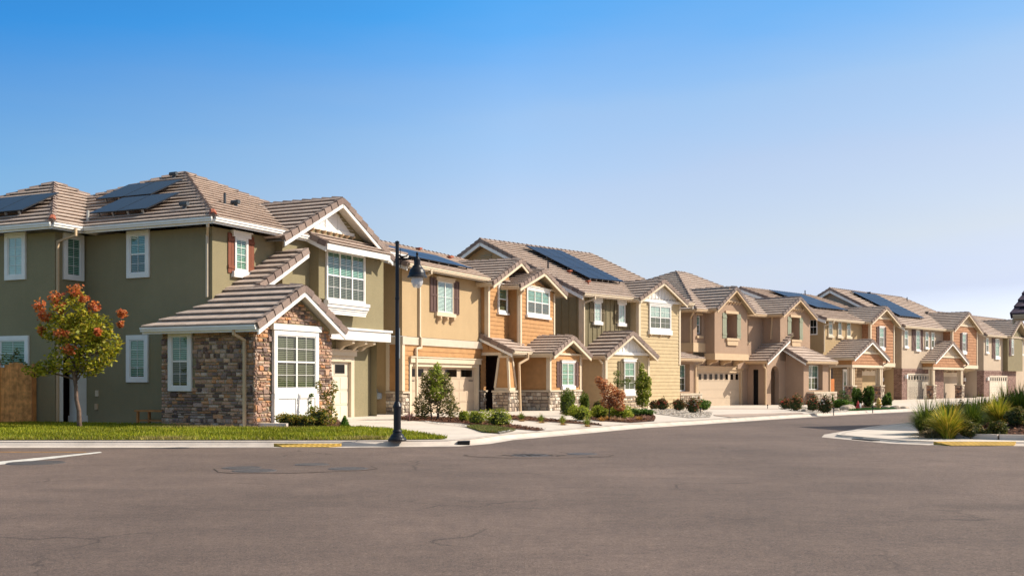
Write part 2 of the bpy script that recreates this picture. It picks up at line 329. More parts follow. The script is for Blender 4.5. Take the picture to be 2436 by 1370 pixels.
def capline(mb, p, q, n1, n2, wd=.15, seg=.42, lift=.05, cols=RAKE):
    """a run of overlapping ridge or hip tiles from the low end p to q, between slopes with normals n1, n2"""
    p, q = Vector(p), Vector(q); L = (q-p).length; d = (q-p)/L; n1, n2 = Vector(n1), Vector(n2); k = max(1, round(L/seg))
    s1 = d.cross(n1).normalized(); s2 = d.cross(n2).normalized(); up = (n1+n2).normalized()
    if s1.dot(n2) > 0: s1 = -s1
    if s2.dot(n1) > 0: s2 = -s2
    for i in range(k):
        a = p+d*(L*i/k-.03); b = p+d*(L*(i+1)/k); c = random.choice(cols); la, lb = lift+.05, lift
        A = [a+s1*wd+n1*(la-.03), a+up*(la+.03), a+s2*wd+n2*(la-.03)]; B = [b+s1*wd+n1*(lb-.03), b+up*(lb+.03), b+s2*wd+n2*(lb-.03)]
        for j in (0, 1): mb.face([tuple(A[j]), tuple(A[j+1]), tuple(B[j+1]), tuple(B[j])], 'tile_attr', None, c)
        a0 = a-up*.06; mb.face([tuple(A[0]), tuple(a0), tuple(A[1])], 'tile_attr', None, c); mb.face([tuple(A[1]), tuple(a0), tuple(A[2])], 'tile_attr', None, c)
def rake(mb, p, q, out, nrm, seg=.42, cols=RAKE, bm=None, bmat='white_trim', bh=.2, inset=.0):
    """barge board and rake tiles up a gable edge from p to q; out points off the gable"""
    p, q, out, n = Vector(p), Vector(q), Vector(out), Vector(nrm); L = (q-p).length; d = (q-p)/L; k = max(1, round(L/seg))
    for i in range(k):
        a = p+d*(L*i/k-.02); b = p+d*(L*(i+1)/k); c = random.choice(cols)
        lo, hi = .085, .045; side = out
        A = [a+out*.07-n*.13, a+out*.07+n*lo, a-out*.13+n*lo]; B = [b+out*.045-n*.16, b+out*.045+n*hi, b-out*.13+n*hi]
        for j in (0, 1): mb.face([tuple(A[j]), tuple(A[j+1]), tuple(B[j+1]), tuple(B[j])], 'tile_attr', None, c)
        a0 = a-out*.13-n*.02; mb.face([tuple(A[0]), tuple(A[1]), tuple(A[2]), tuple(a0)], 'tile_attr', None, [v*.8 for v in c])
    if bm is not None:
        zz = Vector((0, 0, 1)); bm.obox(tuple(p-n*.10), tuple(q-n*.10), tuple(out), tuple(zz), -.02, .03, -bh, .0, bmat)
def gutter(mb, p, q, out, m='cream_trim', h=.12, w=.11, dz=-.01):
    mb.obox(p, q, out, (0, 0, 1), .0, w*.75, -h+dz, dz, m); mb.obox(p, q, out, (0, 0, 1), .0, w, -h*.45+dz, dz+.012, m); mb.obox(p, q, out, (0, 0, 1), -.02, -.002, -h-.07+dz, dz, m)
class Roof:
    def __init__(s, H, trim='cream_trim', sof='soffit', tile='tile', cols=RAKE):
        s.H = H; s.t = MB(); s.parts = []; s.s = MB(); s.trim = trim; s.sof = sof; s.tile = tile; s.cols = cols
    def _new(s, nm): s.parts.append((nm, MB())); return s.parts[-1][1]
    c = property(lambda s: s._new('ridge_cap')); r = property(lambda s: s._new('rake_tile')); g = property(lambda s: s._new('gutter')); bb = property(lambda s: s._new('barge_board'))
    def plane(s, pts, base=None):
        a, b, c = map(Vector, pts[:3]); n = (b-a).cross(c-a).normalized()
        if n.z < 0: n = -n
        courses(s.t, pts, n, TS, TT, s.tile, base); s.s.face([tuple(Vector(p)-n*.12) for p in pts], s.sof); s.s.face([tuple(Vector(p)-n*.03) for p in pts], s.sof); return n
    def gable(s, ax, c, hw, t0, t1, ze, pitch, ends=(0, 1), g=(1, 1), bh=.2, caps=True, gt=None, hwr=None, base=True):
        """ridge along axis ax at cross position c; ends: which ends (t0, t1) carry a gable rake"""
        hwr = hwr or hw
        P = (lambda x, t, z: (x, t, z)) if ax == 'b' else (lambda x, t, z: (t, x, z))
        zr = ze+pitch*hw; zer = zr-pitch*hwr
        n1 = s.plane([P(c-hw, t0, ze), P(c-hw, t1, ze), P(c, t1, zr), P(c, t0, zr)])
        n2 = s.plane([P(c+hwr, t0, zer), P(c+hwr, t1, zer), P(c, t1, zr), P(c, t0, zr)])
        for e in ends:
            t = (t0, t1)[e]; out = Vector(P(0, (-1, 1)[e], 0))
            rake(s.r, P(c-hw, t, ze), P(c, t, zr), out, n1, bm=s.bb, bmat=s.trim, bh=bh, cols=s.cols); rake(s.r, P(c+hwr, t, zer), P(c, t, zr), out, n2, bm=s.bb, bmat=s.trim, bh=bh, cols=s.cols)
        if caps: capline(s.c, P(c, t0, zr), P(c, t1, zr), n1, n2, cols=s.cols)
        gt = gt or s.trim
        if g[0]: gutter(s.g, P(c-hw, t0+.03, ze), P(c-hw, t1-.03, ze), P(-1, 0, 0), gt)
        if g[1]: gutter(s.g, P(c+hwr, t0+.03, zer), P(c+hwr, t1-.03, zer), P(1, 0, 0), gt)
        return zr
    def hip(s, a0, a1, b0, b1, ze, apex, g='abAB', ridge=None):
        c = [(a0, b1, ze), (a1, b1, ze), (a1, b0, ze), (a0, b0, ze)]; A = apex; B = ridge or apex
        f = {'b': [c[0], c[1], B, A] if ridge else [c[0], c[1], A], 'A': [c[1], c[2], B], 'B': [c[2], c[3], A, B] if ridge else [c[2], c[3], A], 'a': [c[3], c[0], A]}
        n = {k: s.plane(v) for k, v in f.items()}
        for cc, k1, k2, T in ((c[0], 'a', 'b', A), (c[1], 'b', 'A', B), (c[2], 'A', 'B', B), (c[3], 'B', 'a', A)): capline(s.c, cc, T, n[k1], n[k2], cols=s.cols)
        if ridge: capline(s.c, A, B, n['b'], n['B'], cols=s.cols)
        for k, p, q, o in (('b', c[0], c[1], (0, 1, 0)), ('A', c[1], c[2], (1, 0, 0)), ('B', c[2], c[3], (0, -1, 0)), ('a', c[3], c[0], (-1, 0, 0))):
            if k in g: gutter(s.g, p, q, o, s.trim)
    def done(s, **k):
        r = s.t.build('roof', s.H, **k)
        s.s.build('soffit', r)
        for nm, b in s.parts: b.build(nm, r)
        return r
def lap(mb, poly, face, m, step=.2, th=.022):
    """clapboard on a vertical polygon"""
    courses(mb, poly, {'n': (0, 1, 0), 'u': (-1, 0, 0)}[face], step, th, m, base=0.)
def wallbox(mb, a0, a1, b0, b1, z0, z1, m, sides='uUn'):
    if 'n' in sides: mb.face([(a0, b1, z0), (a1, b1, z0), (a1, b1, z1), (a0, b1, z1)], m)
    if 'u' in sides: mb.face([(a0, b0, z0), (a0, b1, z0), (a0, b1, z1), (a0, b0, z1)], m)
    if 'U' in sides: mb.face([(a1, b0, z0), (a1, b1, z0), (a1, b1, z1), (a1, b0, z1)], m)
    if 'N' in sides: mb.face([(a0, b0, z0), (a1, b0, z0), (a1, b0, z1), (a0, b0, z1)], m)
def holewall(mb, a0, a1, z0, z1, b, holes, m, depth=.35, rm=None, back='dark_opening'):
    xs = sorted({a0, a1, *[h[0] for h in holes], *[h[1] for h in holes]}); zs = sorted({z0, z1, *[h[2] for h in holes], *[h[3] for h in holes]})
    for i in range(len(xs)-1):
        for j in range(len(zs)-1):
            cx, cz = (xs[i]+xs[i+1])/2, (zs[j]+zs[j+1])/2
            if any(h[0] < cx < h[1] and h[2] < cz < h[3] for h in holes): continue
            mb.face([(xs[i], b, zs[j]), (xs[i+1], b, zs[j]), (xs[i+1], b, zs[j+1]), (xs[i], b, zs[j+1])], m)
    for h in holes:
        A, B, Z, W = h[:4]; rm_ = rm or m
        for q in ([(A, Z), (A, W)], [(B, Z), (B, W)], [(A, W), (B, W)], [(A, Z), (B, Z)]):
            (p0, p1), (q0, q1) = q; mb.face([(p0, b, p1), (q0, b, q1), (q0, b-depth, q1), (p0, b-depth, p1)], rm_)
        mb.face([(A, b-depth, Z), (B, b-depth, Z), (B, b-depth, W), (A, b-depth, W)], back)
def TF(face, off):
    if face == 'n': return lambda s_, t_, z_: (s_, -(off+t_), z_)
    return lambda s_, t_, z_: (off-t_, -s_, z_)
STONES = [(.46, .27, .18), (.36, .215, .15), (.20, .13, .105), (.52, .34, .23), (.36, .25, .20), (.52, .26, .13), (.25, .18, .155), (.54, .40, .31), (.15, .10, .085), (.42, .27, .20)]
PALE = [(.50, .42, .32), (.58, .50, .40), (.40, .32, .24), (.32, .25, .19), (.62, .55, .45), (.45, .36, .28), (.27, .22, .18)]
def stones(H, face, off, s0, s1, z0, z1, top=None, holes=(), pal=STONES, rh=(.055, .145), rw=(.10, .38), name='stone_veneer', prot=.05, back='mulch_base'):
    mb = MB(TF(face, off)); mb.mat('stone_attr'); z = z0; rnd = random.Random(int(abs(off*97+s0*31)*10))
    while z < z1-.02:
        h = min(rnd.uniform(*rh), z1-z); x = s0-rnd.uniform(0, .2)
        while x < s1:
            wd = rnd.uniform(*rw)*(.7 if h > .12 else 1); big = rnd.random() < .06; xa, xb = max(x, s0-.03), min(x+wd, s1+.03); x += wd
            if xb-xa < .03: continue
            mid = (xa+xb)/2; hh = h*(1.7 if big else 1)
            if top and z+h*.6 > top(mid): continue
            if any(A < mid < B and Z < z+h*.5 < W for A, B, Z, W in holes): continue
            g = .007; t0 = rnd.uniform(prot*.35, prot)+(.02 if big else 0); c = rnd.choice(pal); f = rnd.uniform(.8, 1.2); c = [v*f for v in c]
            jz = rnd.uniform(-.012, .012); i_ = min(.03, h*.24)
            lo = [(xa+g, 0, z+g+jz), (xb-g, 0, z+g), (xb-g, 0, z+hh-g+jz), (xa+g, 0, z+hh-g)]
            hi = [(xa+g+i_, t0, z+g+i_+jz), (xb-g-i_*.7, t0+rnd.uniform(-.01, .01), z+g+i_), (xb-g-i_, t0, z+hh-g-i_+jz), (xa+g+i_*.6, t0, z+hh-g-i_)]
            mb.face(hi, 'stone_attr', None, c)
            for k in range(4): mb.face([lo[k], lo[(k+1) % 4], hi[(k+1) % 4], hi[k]], 'stone_attr', None, c)
        z += h
    return mb.build(name, H, weld=False)
def window(H, face, off, r, trim=.10, lites=1, mid=.5, grid=(2, 4), head=None, sill=None, tm='white_trim', up='glass_clear', lo='glass_screen', fine=True, slats=True, label=None, fm='white_trim', proud=.05, name='window', backm='blind_back'):
    s0, s1, z0, z1 = r; T = TF(face, off); f = MB(T); P = proud
    a, b, c, d = s0+trim, s1-trim, z0+trim, z1-trim
    for q in ((s0, a, z0, z1), (b, s1, z0, z1), (a, b, z0, c), (a, b, d, z1)):
        if trim > 0: f.box(q[0], q[1], .0, P+.02, q[2], q[3], tm)
    fr = .035
    for q in ((a, a+fr, c, d), (b-fr, b, c, d), (a+fr, b-fr, c, c+fr), (a+fr, b-fr, d-fr, d)): f.box(q[0], q[1], .001, P, q[2], q[3], fm)
    w = (b-a)/lites
    for i in range(1, lites): f.box(a+w*i-.035, a+w*i+.035, .001, P+.004, c+fr, d-fr, fm)
    zm = c+(d-c)*mid
    if mid: f.box(a+fr, b-fr, .001, P-.006, zm-.025, zm+.025, fm)
    W = f.build(name, H, label=label)
    pn = MB(T); gr = MB(T); bl = MB(T)
    for i in range(lites):
        x0, x1 = a+w*i+(fr if i == 0 else .035), a+w*(i+1)-(fr if i == lites-1 else .035)
        for (za, zb, mt) in (((zm+.025, d-fr, up), (c+fr, zm-.025, lo)) if mid else ((c+fr, d-fr, up),)):
            pn.face([(x0, P-.018, za), (x1, P-.018, za), (x1, P-.018, zb), (x0, P-.018, zb)], mt)
            if fine:
                nx, nz = grid
                for k in range(1, nx): xx = x0+(x1-x0)*k/nx; gr.box(xx-.007, xx+.007, P-.017, P-.009, za, zb, fm)
                nzz = max(1, nz//2 if mid else nz)
                for k in range(1, nzz): zz = za+(zb-za)*k/nzz; gr.box(x0, x1, P-.0165, P-.0095, zz-.007, zz+.007, fm)
        bl.face([(x0, .003, c+fr), (x1, .003, c+fr), (x1, .003, d-fr), (x0, .003, d-fr)], backm)
        if slats:
            zz = d-fr-.03
            while zz > c+fr+.02:
                bl.face([(x0, .006, zz+.018), (x1, .006, zz+.018), (x1, .024, zz-.014), (x0, .024, zz-.014)], 'blind'); zz -= .058
    pn.build('pane', W); gr.build('glazing_bar', W); bl.build('blind', W)
    if head:
        m2 = MB(T); m2.box(s0-head[0], s1+head[0], 0, P+.05, z1+.001, z1+head[1]*.8, tm); m2.box(s0-head[0]-.05, s1+head[0]+.05, 0, P+.09, z1+head[1]*.8, z1+head[1], tm); m2.build('window_head', W)
    if sill:
        m2 = MB(T); m2.box(s0-sill[0], s1+sill[0], 0, P+.08, z0-sill[1], z0-.001, tm); m2.build('sill', W)
    return W
def shutter(H, face, off, r, m, style='batten'):
    s0, s1, z0, z1 = r; mb = MB(TF(face, off))
    if style == 'batten':
        n = 2; w = (s1-s0)/n
        for i in range(n): mb.box(s0+w*i+.006, s0+w*(i+1)-.006, .0, .03, z0, z1, m)
        h = z1-z0
        for z in (z0+h*.12, z0+h*.80): mb.box(s0-.004, s1+.004, .028, .055, z, z+h*.075, m)
    elif style == 'brace':
        mb.box(s0, s1, 0, .025, z0, z1, m); h = z1-z0
        for z in (z0+h*.1, z0+h*.8): mb.box(s0, s1, .024, .05, z, z+h*.08, m)
        mb.obox((s0+.05, .02, z1-h*.2), (s1-.05, .02, z0+h*.18), (1, 0, 0), (0, 1, 0), -.04, .04, 0, .028, m)
    else:
        mb.box(s0, s1, 0, .02, z0, z1, m); e = .045; mz = (z0+z1)/2
        for q in ((s0, s0+e, z0, z1), (s1-e, s1, z0, z1), (s0+e, s1-e, z0, z0+e), (s0+e, s1-e, z1-e, z1), (s0+e, s1-e, mz-e, mz+e), ((s0+s1)/2-.012, (s0+s1)/2+.012, z0+e, z1-e)): mb.box(q[0], q[1], .019, .04, q[2], q[3], m)
    return mb.build('shutter', H)
def corbel(H, face, off, s, z, depth=.35, h=.3, w=.1, m='cream_trim'):
    mb = MB(TF(face, off)); pr = [(0, z-h), (depth*.25, z-h*.95), (depth*.45, z-h*.6), (depth*.85, z-h*.42), (depth, z-h*.3), (depth, z), (0, z)]
    for x in (s-w/2, s+w/2): mb.face([(x, t, zz) for t, zz in pr], m)
    for i in range(len(pr)):
        p, q = pr[i], pr[(i+1) % len(pr)]; mb.face([(s-w/2, p[0], p[1]), (s+w/2, p[0], p[1]), (s+w/2, q[0], q[1]), (s-w/2, q[0], q[1])], m)
    return mb.build('corbel', H)
def downspout(H, pts, m='cream_trim', w=.05):
    mb = MB()
    for p, q in zip(pts[:-1], pts[1:]):
        d = (Vector(q)-Vector(p)).normalized(); sd = d.cross(Vector((0, 0, 1))) if abs(d.z) < .9 else Vector((1, 0, 0)); sd.normalize(); u = sd.cross(d)
        mb.obox(tuple(Vector(p)-d*.02), tuple(Vector(q)+d*.02), tuple(sd), tuple(u), -w/2, w/2, -w/2, w/2, m)
    return mb.build('downspout', H)
def garage(H, off, a0, a1, z0, z1, nwin=4, sq=False, tm='cream_trim', dm='garage_paint', jamb=.14, header=None, rec=.12, groups=None, lab=None, vgroove=True, hpos=1):
    """sectional door set back behind its jambs"""
    mb = MB(TF('n', off)); mb.box(a0-jamb, a0, -rec, .03, z0, z1+jamb, tm); mb.box(a1, a1+jamb, -rec, .03, z0, z1+jamb, tm); mb.box(a0, a1, -rec, .03, z1, z1+jamb, tm)
    fr = mb.build('door_frame', H)
    if header: hb = MB(TF('n', off)); hb.box(a0-jamb-header[0], a1+jamb+header[0], 0, .12, z1+jamb+.002, z1+jamb+header[1], tm); hb.box(a0-jamb-header[0]-.04, a1+jamb+header[0]+.04, 0, .16, z1+jamb+header[1], z1+jamb+header[1]+.05, tm); hb.build('door_header', H)
    d = MB(TF('n', off)); t = -rec+.02; n = 4; h = (z1-z0)/n; pn = MB(TF('n', off)); W = a1-a0
    for i in range(n):
        za, zb = z0+h*i+.006, z0+h*(i+1)-.006; d.box(a0, a1, t-.03, t, za, zb, dm)
        if i < 3 and vgroove:
            k = 8
            for j in range(k): d.box(a0+W*j/k+.05, a0+W*(j+1)/k-.05, t, t+.012, za+.05, zb-.05, dm)
    d.face([(a0, t-.028, z0), (a1, t-.028, z0), (a1, t-.028, z1), (a0, t-.028, z1)], dm)
    za, zb = z1-h+.10, z1-.10; ww = W/nwin
    for j in range(nwin):
        e = ww*.13 if not sq else ww*.23; x0, x1 = a0+ww*j+e, a0+ww*(j+1)-e
        pn.face([(x0, t+.010, za), (x1, t+.010, za), (x1, t+.010, zb), (x0, t+.010, zb)], 'glass_dark'); pn.face([(x0, t+.004, za), (x1, t+.004, za), (x1, t+.004, zb), (x0, t+.004, zb)], 'dark_opening')
        for q in ((x0-.03, x0, za-.03, zb+.03), (x1, x1+.03, za-.03, zb+.03), (x0, x1, za-.03, za), (x0, x1, zb, zb+.03)): d.box(q[0], q[1], t, t+.018, q[2], q[3], dm)
    D = d.build('garage_door', H, label=lab); pn.build('pane', D)
    if hpos:
        hb = MB(TF('n', off))
        for x in ((a1-.55, a1-.15), (a0+.15, a0+.55)): hb.box(x[0], x[1], t+.013, t+.025, z0+h*3-.09, z0+h*3-.05, 'black_metal')
        hb.build('hinge', D)
    return D
def solar_array(H, org, e1, e2, nrm, n1, n2, w=1.0, h=1.65, lift=.16, skip=()):
    org, e1, e2, nrm = map(Vector, (org, e1, e2, nrm))
    for i in range(n1):
        for j in range(n2):
            if (i, j) in skip: continue
            o = org+e1*(i*(w+.02))+e2*(j*(h+.02))+nrm*lift; mb = MB(); P = [o, o+e1*w, o+e1*w+e2*h, o+e2*h]
            mb.hexa([tuple(p-nrm*.04) for p in P]+[tuple(p) for p in P], 'black_metal')
            Q = [o+e1*.02+e2*.02, o+e1*(w-.02)+e2*.02, o+e1*(w-.02)+e2*(h-.02), o+e1*.02+e2*(h-.02)]
            mb.face([tuple(p+nrm*.002) for p in Q], 'solar_cell', [(0, 0), (w, 0), (w, h), (0, h)])
            for f1 in (.25, .75):
                p = o+e1*(w*f1); mb.obox(tuple(p+e2*.1-nrm*.10), tuple(p+e2*.16-nrm*.10), tuple(e1), tuple(nrm), -.03, .03, -.08, .06, 'rail_metal')
            mb.build('solar_panel', H)
def vent(H, p, kind='hood', m='vent_grey'):
    a, b, z = p; mb = MB()
    if kind == 'pipe': mb.tube([(a, b, z-.2), (a, b, z+.42)], .045, m, 8)
    elif kind == 'hood': mb.tube([(a, b, z-.25), (a, b, z+.16)], .065, m, 10); mb.tube([(a-.02, b-.16, z+.19), (a-.02, b+.16, z+.19)], .075, m, 12)
    else: mb.tube([(a, b, z-.25), (a, b, z+.12)], .06, m, 8); mb.box(a-.12, a+.12, b-.12, b+.12, z+.12, z+.2, m)
    return mb.build('roof_vent', H)
def mkhouse(name, F, z, label):
    h = empty(name, (F.O[0], F.O[1], 0), math.atan2(F.U[1], F.U[0]), label=label, cat='house'); return h
# ------------------------------------------------------------------ ground, road
CURB = [(-90, 25.2), (-30, 25.2), (-11.7, 25.2), (-4, 25.3), (-1.45, 25.75), (-.75, 26.8), (-.2, 28.5), (.95, 30.4), (2.28, 32.7), (3.8, 35.4), (6.3, 38.6), (9.7, 43.2), (15.0, 49.8), (20.1, 55.4), (60, 98.4), (140, 184.5)]
OUT = Vector((-.55, .835)).normalized()
def sheet(name, pts, m, dz=.006, zf=gz, kind='structure', thick=0, **k):
    me = bpy.data.meshes.new(name); bm = bmesh.new(); vs = [bm.verts.new((x, y, zf(x, y)+dz)) for x, y in pts]
    f = bm.faces.new(vs); bmesh.ops.triangulate(bm, faces=[f])
    if thick:
        r = bmesh.ops.extrude_face_region(bm, geom=bm.faces[:]); bmesh.ops.translate(bm, vec=(0, 0, -thick), verts=[g for g in r['geom'] if isinstance(g, bmesh.types.BMVert)])
    bmesh.ops.recalc_face_normals(bm, faces=bm.faces)
    bm.to_mesh(me); bm.free(); me.materials.append(M[m])
    uv = me.uv_layers.new(name='UVMap')
    for l in me.loops: uv.data[l.index].uv = me.vertices[l.vertex_index].co[:2]
    o = link(name, me); return tag(o, kind=kind, **k)
W0 = lambda a, b, z: (a, b, z)
g = MB(W0); g.face([(-3000, -600, -.6), (3000, -600, -.6), (3000, 5000, -.6), (-3000, 5000, -.6)], 'lawn_soil'); g.build('ground', kind='structure')
g = MB(W0)
road = CURB+[(300, 184.5), (300, -60), (-90, -60)]
sheet('road', road, 'asphalt', 0, lambda x, y: 0.)
# lots: strip behind the kerb line, following the gentle fall of the land
g = MB(W0); DS = [.06, .5, 1.5, 3, 5, 8, 12, 16, 20, 26, 34, 50, 90]
def dense(P, st=3.):
    o = []
    for p, q in zip(P[:-1], P[1:]):
        n = max(1, min(20, int(math.dist(p, q)/st)))
        o += [(p[0]+(q[0]-p[0])*i/n, p[1]+(q[1]-p[1])*i/n) for i in range(n)]
    return o+[P[-1]]
CD = dense(CURB)
for p, q in zip(CD[:-1], CD[1:]):
    for d0, d1 in zip(DS[:-1], DS[1:]):
        c = [(p[0]+OUT.x*d0, p[1]+OUT.y*d0), (q[0]+OUT.x*d0, q[1]+OUT.y*d0), (q[0]+OUT.x*d1, q[1]+OUT.y*d1), (p[0]+OUT.x*d1, p[1]+OUT.y*d1)]
        g.face([(x, y, gz(x, y)) for x, y in c], 'paving')
g.build('pavement', kind='structure', smooth=True)
g = MB(W0)      # rolled kerb with its gutter pan
for p, q in zip(CD[:-1], CD[1:]):
    pr = [(-.42, .004), (-.06, .012), (.0, .035), (.05, .10), (.12, .128), (.24, .132), (.26, .05)]
    for (d0, z0), (d1, z1) in zip(pr[:-1], pr[1:]):
        g.face([(p[0]+OUT.x*d0, p[1]+OUT.y*d0, z0), (q[0]+OUT.x*d0, q[1]+OUT.y*d0, z0), (q[0]+OUT.x*d1, q[1]+OUT.y*d1, z1), (p[0]+OUT.x*d1, p[1]+OUT.y*d1, z1)], 'curb_concrete')
g.build('kerb', kind='structure', smooth=True)
# joints in the kerb, a storm drain slot
for i, px in enumerate((272, 555, 850)):
    x, y = at(px, 1061); sheet('kerb_joint', [(x, y-.1), (x+.02, y-.1), (x+.05, y+.5), (x+.03, y+.5)], 'dark_bark', .018, lambda x, y: .128*sst(25.2, 25.4, y))
x, y = at(1112, 1054, .05); g = MB(W0); g.box(-1.28, -1.0, 25.86, 26.3, .0, .095, 'dark_opening')
g.build('storm_drain', label='dark storm drain slot in the kerb right of the street lamp', cat='storm drain')
def gp(*P, z=0.): return [at(x, y, z) for x, y in P]
sheet('lane_marking', gp((-260, 1123), (238, 1074.6), (243, 1076.6), (-260, 1136)), 'line_white', .005, lambda x, y: 0.)
sheet('edge_marking', gp((-260, 1074.2), (205, 1074.8), (205, 1075.7), (-260, 1075.6)), 'line_yellow', .005, lambda x, y: 0.)
# asphalt patch and covers
def blob(cx, cy, rx, ry, n=28, j=.05, ph=0):
    return [(cx+rx*math.cos(2*math.pi*i/n)*(1+j*math.sin(3*i+ph)), cy+ry*math.sin(2*math.pi*i/n)*(1+j*math.cos(2*i+ph))) for i in range(n)]
plain('asphalt_patch', (.142, .107, .09), .9, .16, 5, 90, .01); plain('asphalt_seam', (.045, .036, .031), .9, .3, 8); plain('cover_iron', (.085, .074, .07), .55, .25, 12, 80, .006)
def ringstrip(pts, w, name, m, dz):
    mb = MB(W0); n = len(pts); cx = sum(p[0] for p in pts)/n; cy = sum(p[1] for p in pts)/n
    for i in range(n):
        p, q = pts[i], pts[(i+1) % n]; f = lambda v, k: (v[0]+(v[0]-cx)*k, v[1]+(v[1]-cy)*k)
        mb.face([(*p, dz), (*q, dz), (*f(q, w), dz), (*f(p, w), dz)], m)
    return mb.build(name, kind='structure')
pa = [at(*p) for p in ((510, 1115), (520, 1123), (560, 1126), (700, 1125), (860, 1119), (896, 1115), (880, 1108), (780, 1106), (720, 1101), (640, 1105), (560, 1110))]
sheet('road_patch', pa, 'asphalt', .004, lambda x, y: 0.); ringstrip(pa, .012, 'patch_seam', 'asphalt_seam', .006)
pb = blob(.55, 22.3, 1.5, .75); sheet('road_patch', pb, 'asphalt', .004, lambda x, y: 0.); ringstrip(pb, .012, 'patch_seam', 'asphalt_seam', .006)
for i, (px, py, r, lb) in enumerate(((575, 1113, .33, 'flat round iron cover, leftmost in the road patch'), (605, 1120, .36, 'flat round iron cover, nearest the viewer in the left road patch'), (742, 1105, .30, 'flat round iron cover at the far edge of the left road patch'), (828, 1115, .33, 'flat round iron cover at the right end of the left road patch'), (1385, 1080, .30, 'small round iron cover on the road right of the worn patch'), (85, 1101, .5, 'round iron cover beside the white road line'))):
    x, y = at(px, py); mb = MB(W0); mb.lathe((x, y, 0), [(0, .012), (r*.8, .012), (r*.82, .008), (r*.86, .008), (r*.88, .012), (r, .011), (r+.02, .0)], 'cover_iron', 24)
    mb.build('manhole_cover', label=lb, cat='manhole cover', group='iron covers in the road')
x, y = at(1262, 1083); mb = MB(W0); rr = random.Random(3)
mb.lathe((x, y, 0), [(0, .010), (.38, .010), (.42, .0)], 'cover_iron', 24)
for i in range(70):
    a, r = rr.uniform(0, 6.28), rr.uniform(.0, .75); cx, cy = x+r*math.cos(a), y+r*.55*math.sin(a); s_ = rr.uniform(.02, .05)
    mb.face([(cx-s_, cy, .014), (cx, cy-s_, .014), (cx+s_*1.4, cy, .014), (cx, cy+s_, .014)], 'asphalt_seam')
mb.build('manhole_cover', label='large cracked manhole cover in the crumbling road patch at the centre', cat='manhole cover', group='iron covers in the road')

# ------------------------------------------------------------------ HOUSE 1: olive stucco with stone room
F1 = frame(505, 35., UA); H = mkhouse('olive_house', F1, .1, 'two storey olive stucco house with a stone faced front room, nearest on the left')
G = -.3
m = MB()
wallbox(m, 0, 9.7, -12, 0, G, 6.42, 'stucco_olive', 'uUN'); wallbox(m, 0, 3.25, -1, 0, G, 6.42, 'stucco_olive', 'n')
wallbox(m, 3.22, 9.71, -.32, .3, 3.2, 6.42, 'stucco_olive', 'uUn')
m.face([(3.22, .3, 6.42), (9.71, .3, 6.42), (9.2, .3, 6.55), (6.15, .3, 8.12), (3.1, .3, 6.55)], 'stucco_olive')
m.face([(3.22, .3, 3.2), (9.71, .3, 3.2), (9.71, -.35, 3.2), (3.22, -.35, 3.2)], 'stucco_olive')
wallbox(m, 8.5, 9.66, -1, -.3, G, 3.2, 'stucco_olive', 'n'); m.box(2.2, 3.25, -.9, -.3, G, 3.2, 'stucco_olive'); m.box(3.25, 8.75, -.9, -.3, 2.62, 3.2, 'stucco_olive')
wallbox(m, -1.27, 4, -14, -5.5, 3.1, 6.42, 'stucco_olive', 'uUNn'); wallbox(m, -1.27, 4, -14, -6.35, G, 3.1, 'stucco_olive', 'uN')
m.box(-1.27, -.95, -6.35, -5.5, G, 3.1, 'stucco_olive'); m.box(-.95, -.02, -6.34, -5.5, 2.72, 3.1, 'stucco_olive')
wl = m.build('wall', H)
m = MB(); m.box(-1.1, -.95, -5.56, -5.47, G, 2.72, 'white_trim'); m.box(-.42, -.02, -5.75, -5.40, .35, 2.55, 'white_trim'); m.box(-.46, .0, -5.78, -5.36, G, .35, 'white_trim'); m.box(-1.1, -.01, -5.5, -5.40, 2.55, 2.74, 'white_trim'); m.build('door_frame', H)
m = MB(); m.box(-.95, -.05, -6.3, -6.2, G, 2.7, 'dark_door'); D_ = m.build('door', H); m = MB(); m.box(-.85, -.5, -6.2, -6.19, 1.1, 2.3, 'glass_dark'); m.build('pane', D_)
m = MB(); m.box(-1.3, -.1, -5.5, -5.05, 3.12, 3.2, 'tile_attr', RAKE[0]); m.box(-1.32, -.08, -5.5, -5.02, 3.0, 3.11, 'white_trim'); m.build('door_canopy', H)
# stone room
m = MB(); wallbox(m, -1.2, 2.65, -.92, 2.65, G, 3.2, 'stucco_olive', 'uUnN'); m.face([(-1.2, 2.65, 3.2), (2.65, 2.65, 3.2), (.72, 2.65, 4.2)], 'stucco_olive'); m.build('room_wall', H)
wn = F1.ru(400, 455, 788, 930, -1.27); wf = F1.rn(651, 757, 778, 1000, 2.75)
MORT = 'dark_bark'
stones(H, 'u', -1.2, -.95, 2.70, G, 3.12, holes=[(wn[0]-.02, wn[1]+.02, wn[2], wn[3])])
stones(H, 'n', 2.65, -1.25, 2.72, G, 4.2, top=lambda s: 3.0+.55*(2.0-abs(s-.73)), holes=[(wf[0]-.02, wf[1]+.02, -1, 3.25)])
window(H, 'u', -1.22, wn, .14, grid=(2, 4), lo='glass_screen', up='glass_teal')
a0, a1 = wf[0], wf[1]
m = MB(TF('n', 2.66)); m.box(a0, a1, 0, .10, .12, 1.15, 'white_trim'); zz = 1.13
for q in ((a0, a0+.2), ((a0+a1)/2-.08, (a0+a1)/2+.08), (a1-.2, a1)): m.box(q[0], q[1], .095, .125, .15, zz, 'white_trim')
m.box(a0, a1, .095, .13, zz-.16, zz, 'white_trim'); m.box(a0-.05, a1+.05, 0, .14, .02, .13, 'white_trim'); m.build('window_panel', H); m = MB(TF('n', 2.66)); m.box(a0-.08, a1+.1, 0, .16, 3.08, 3.26, 'white_trim'); m.build('window_head', H)
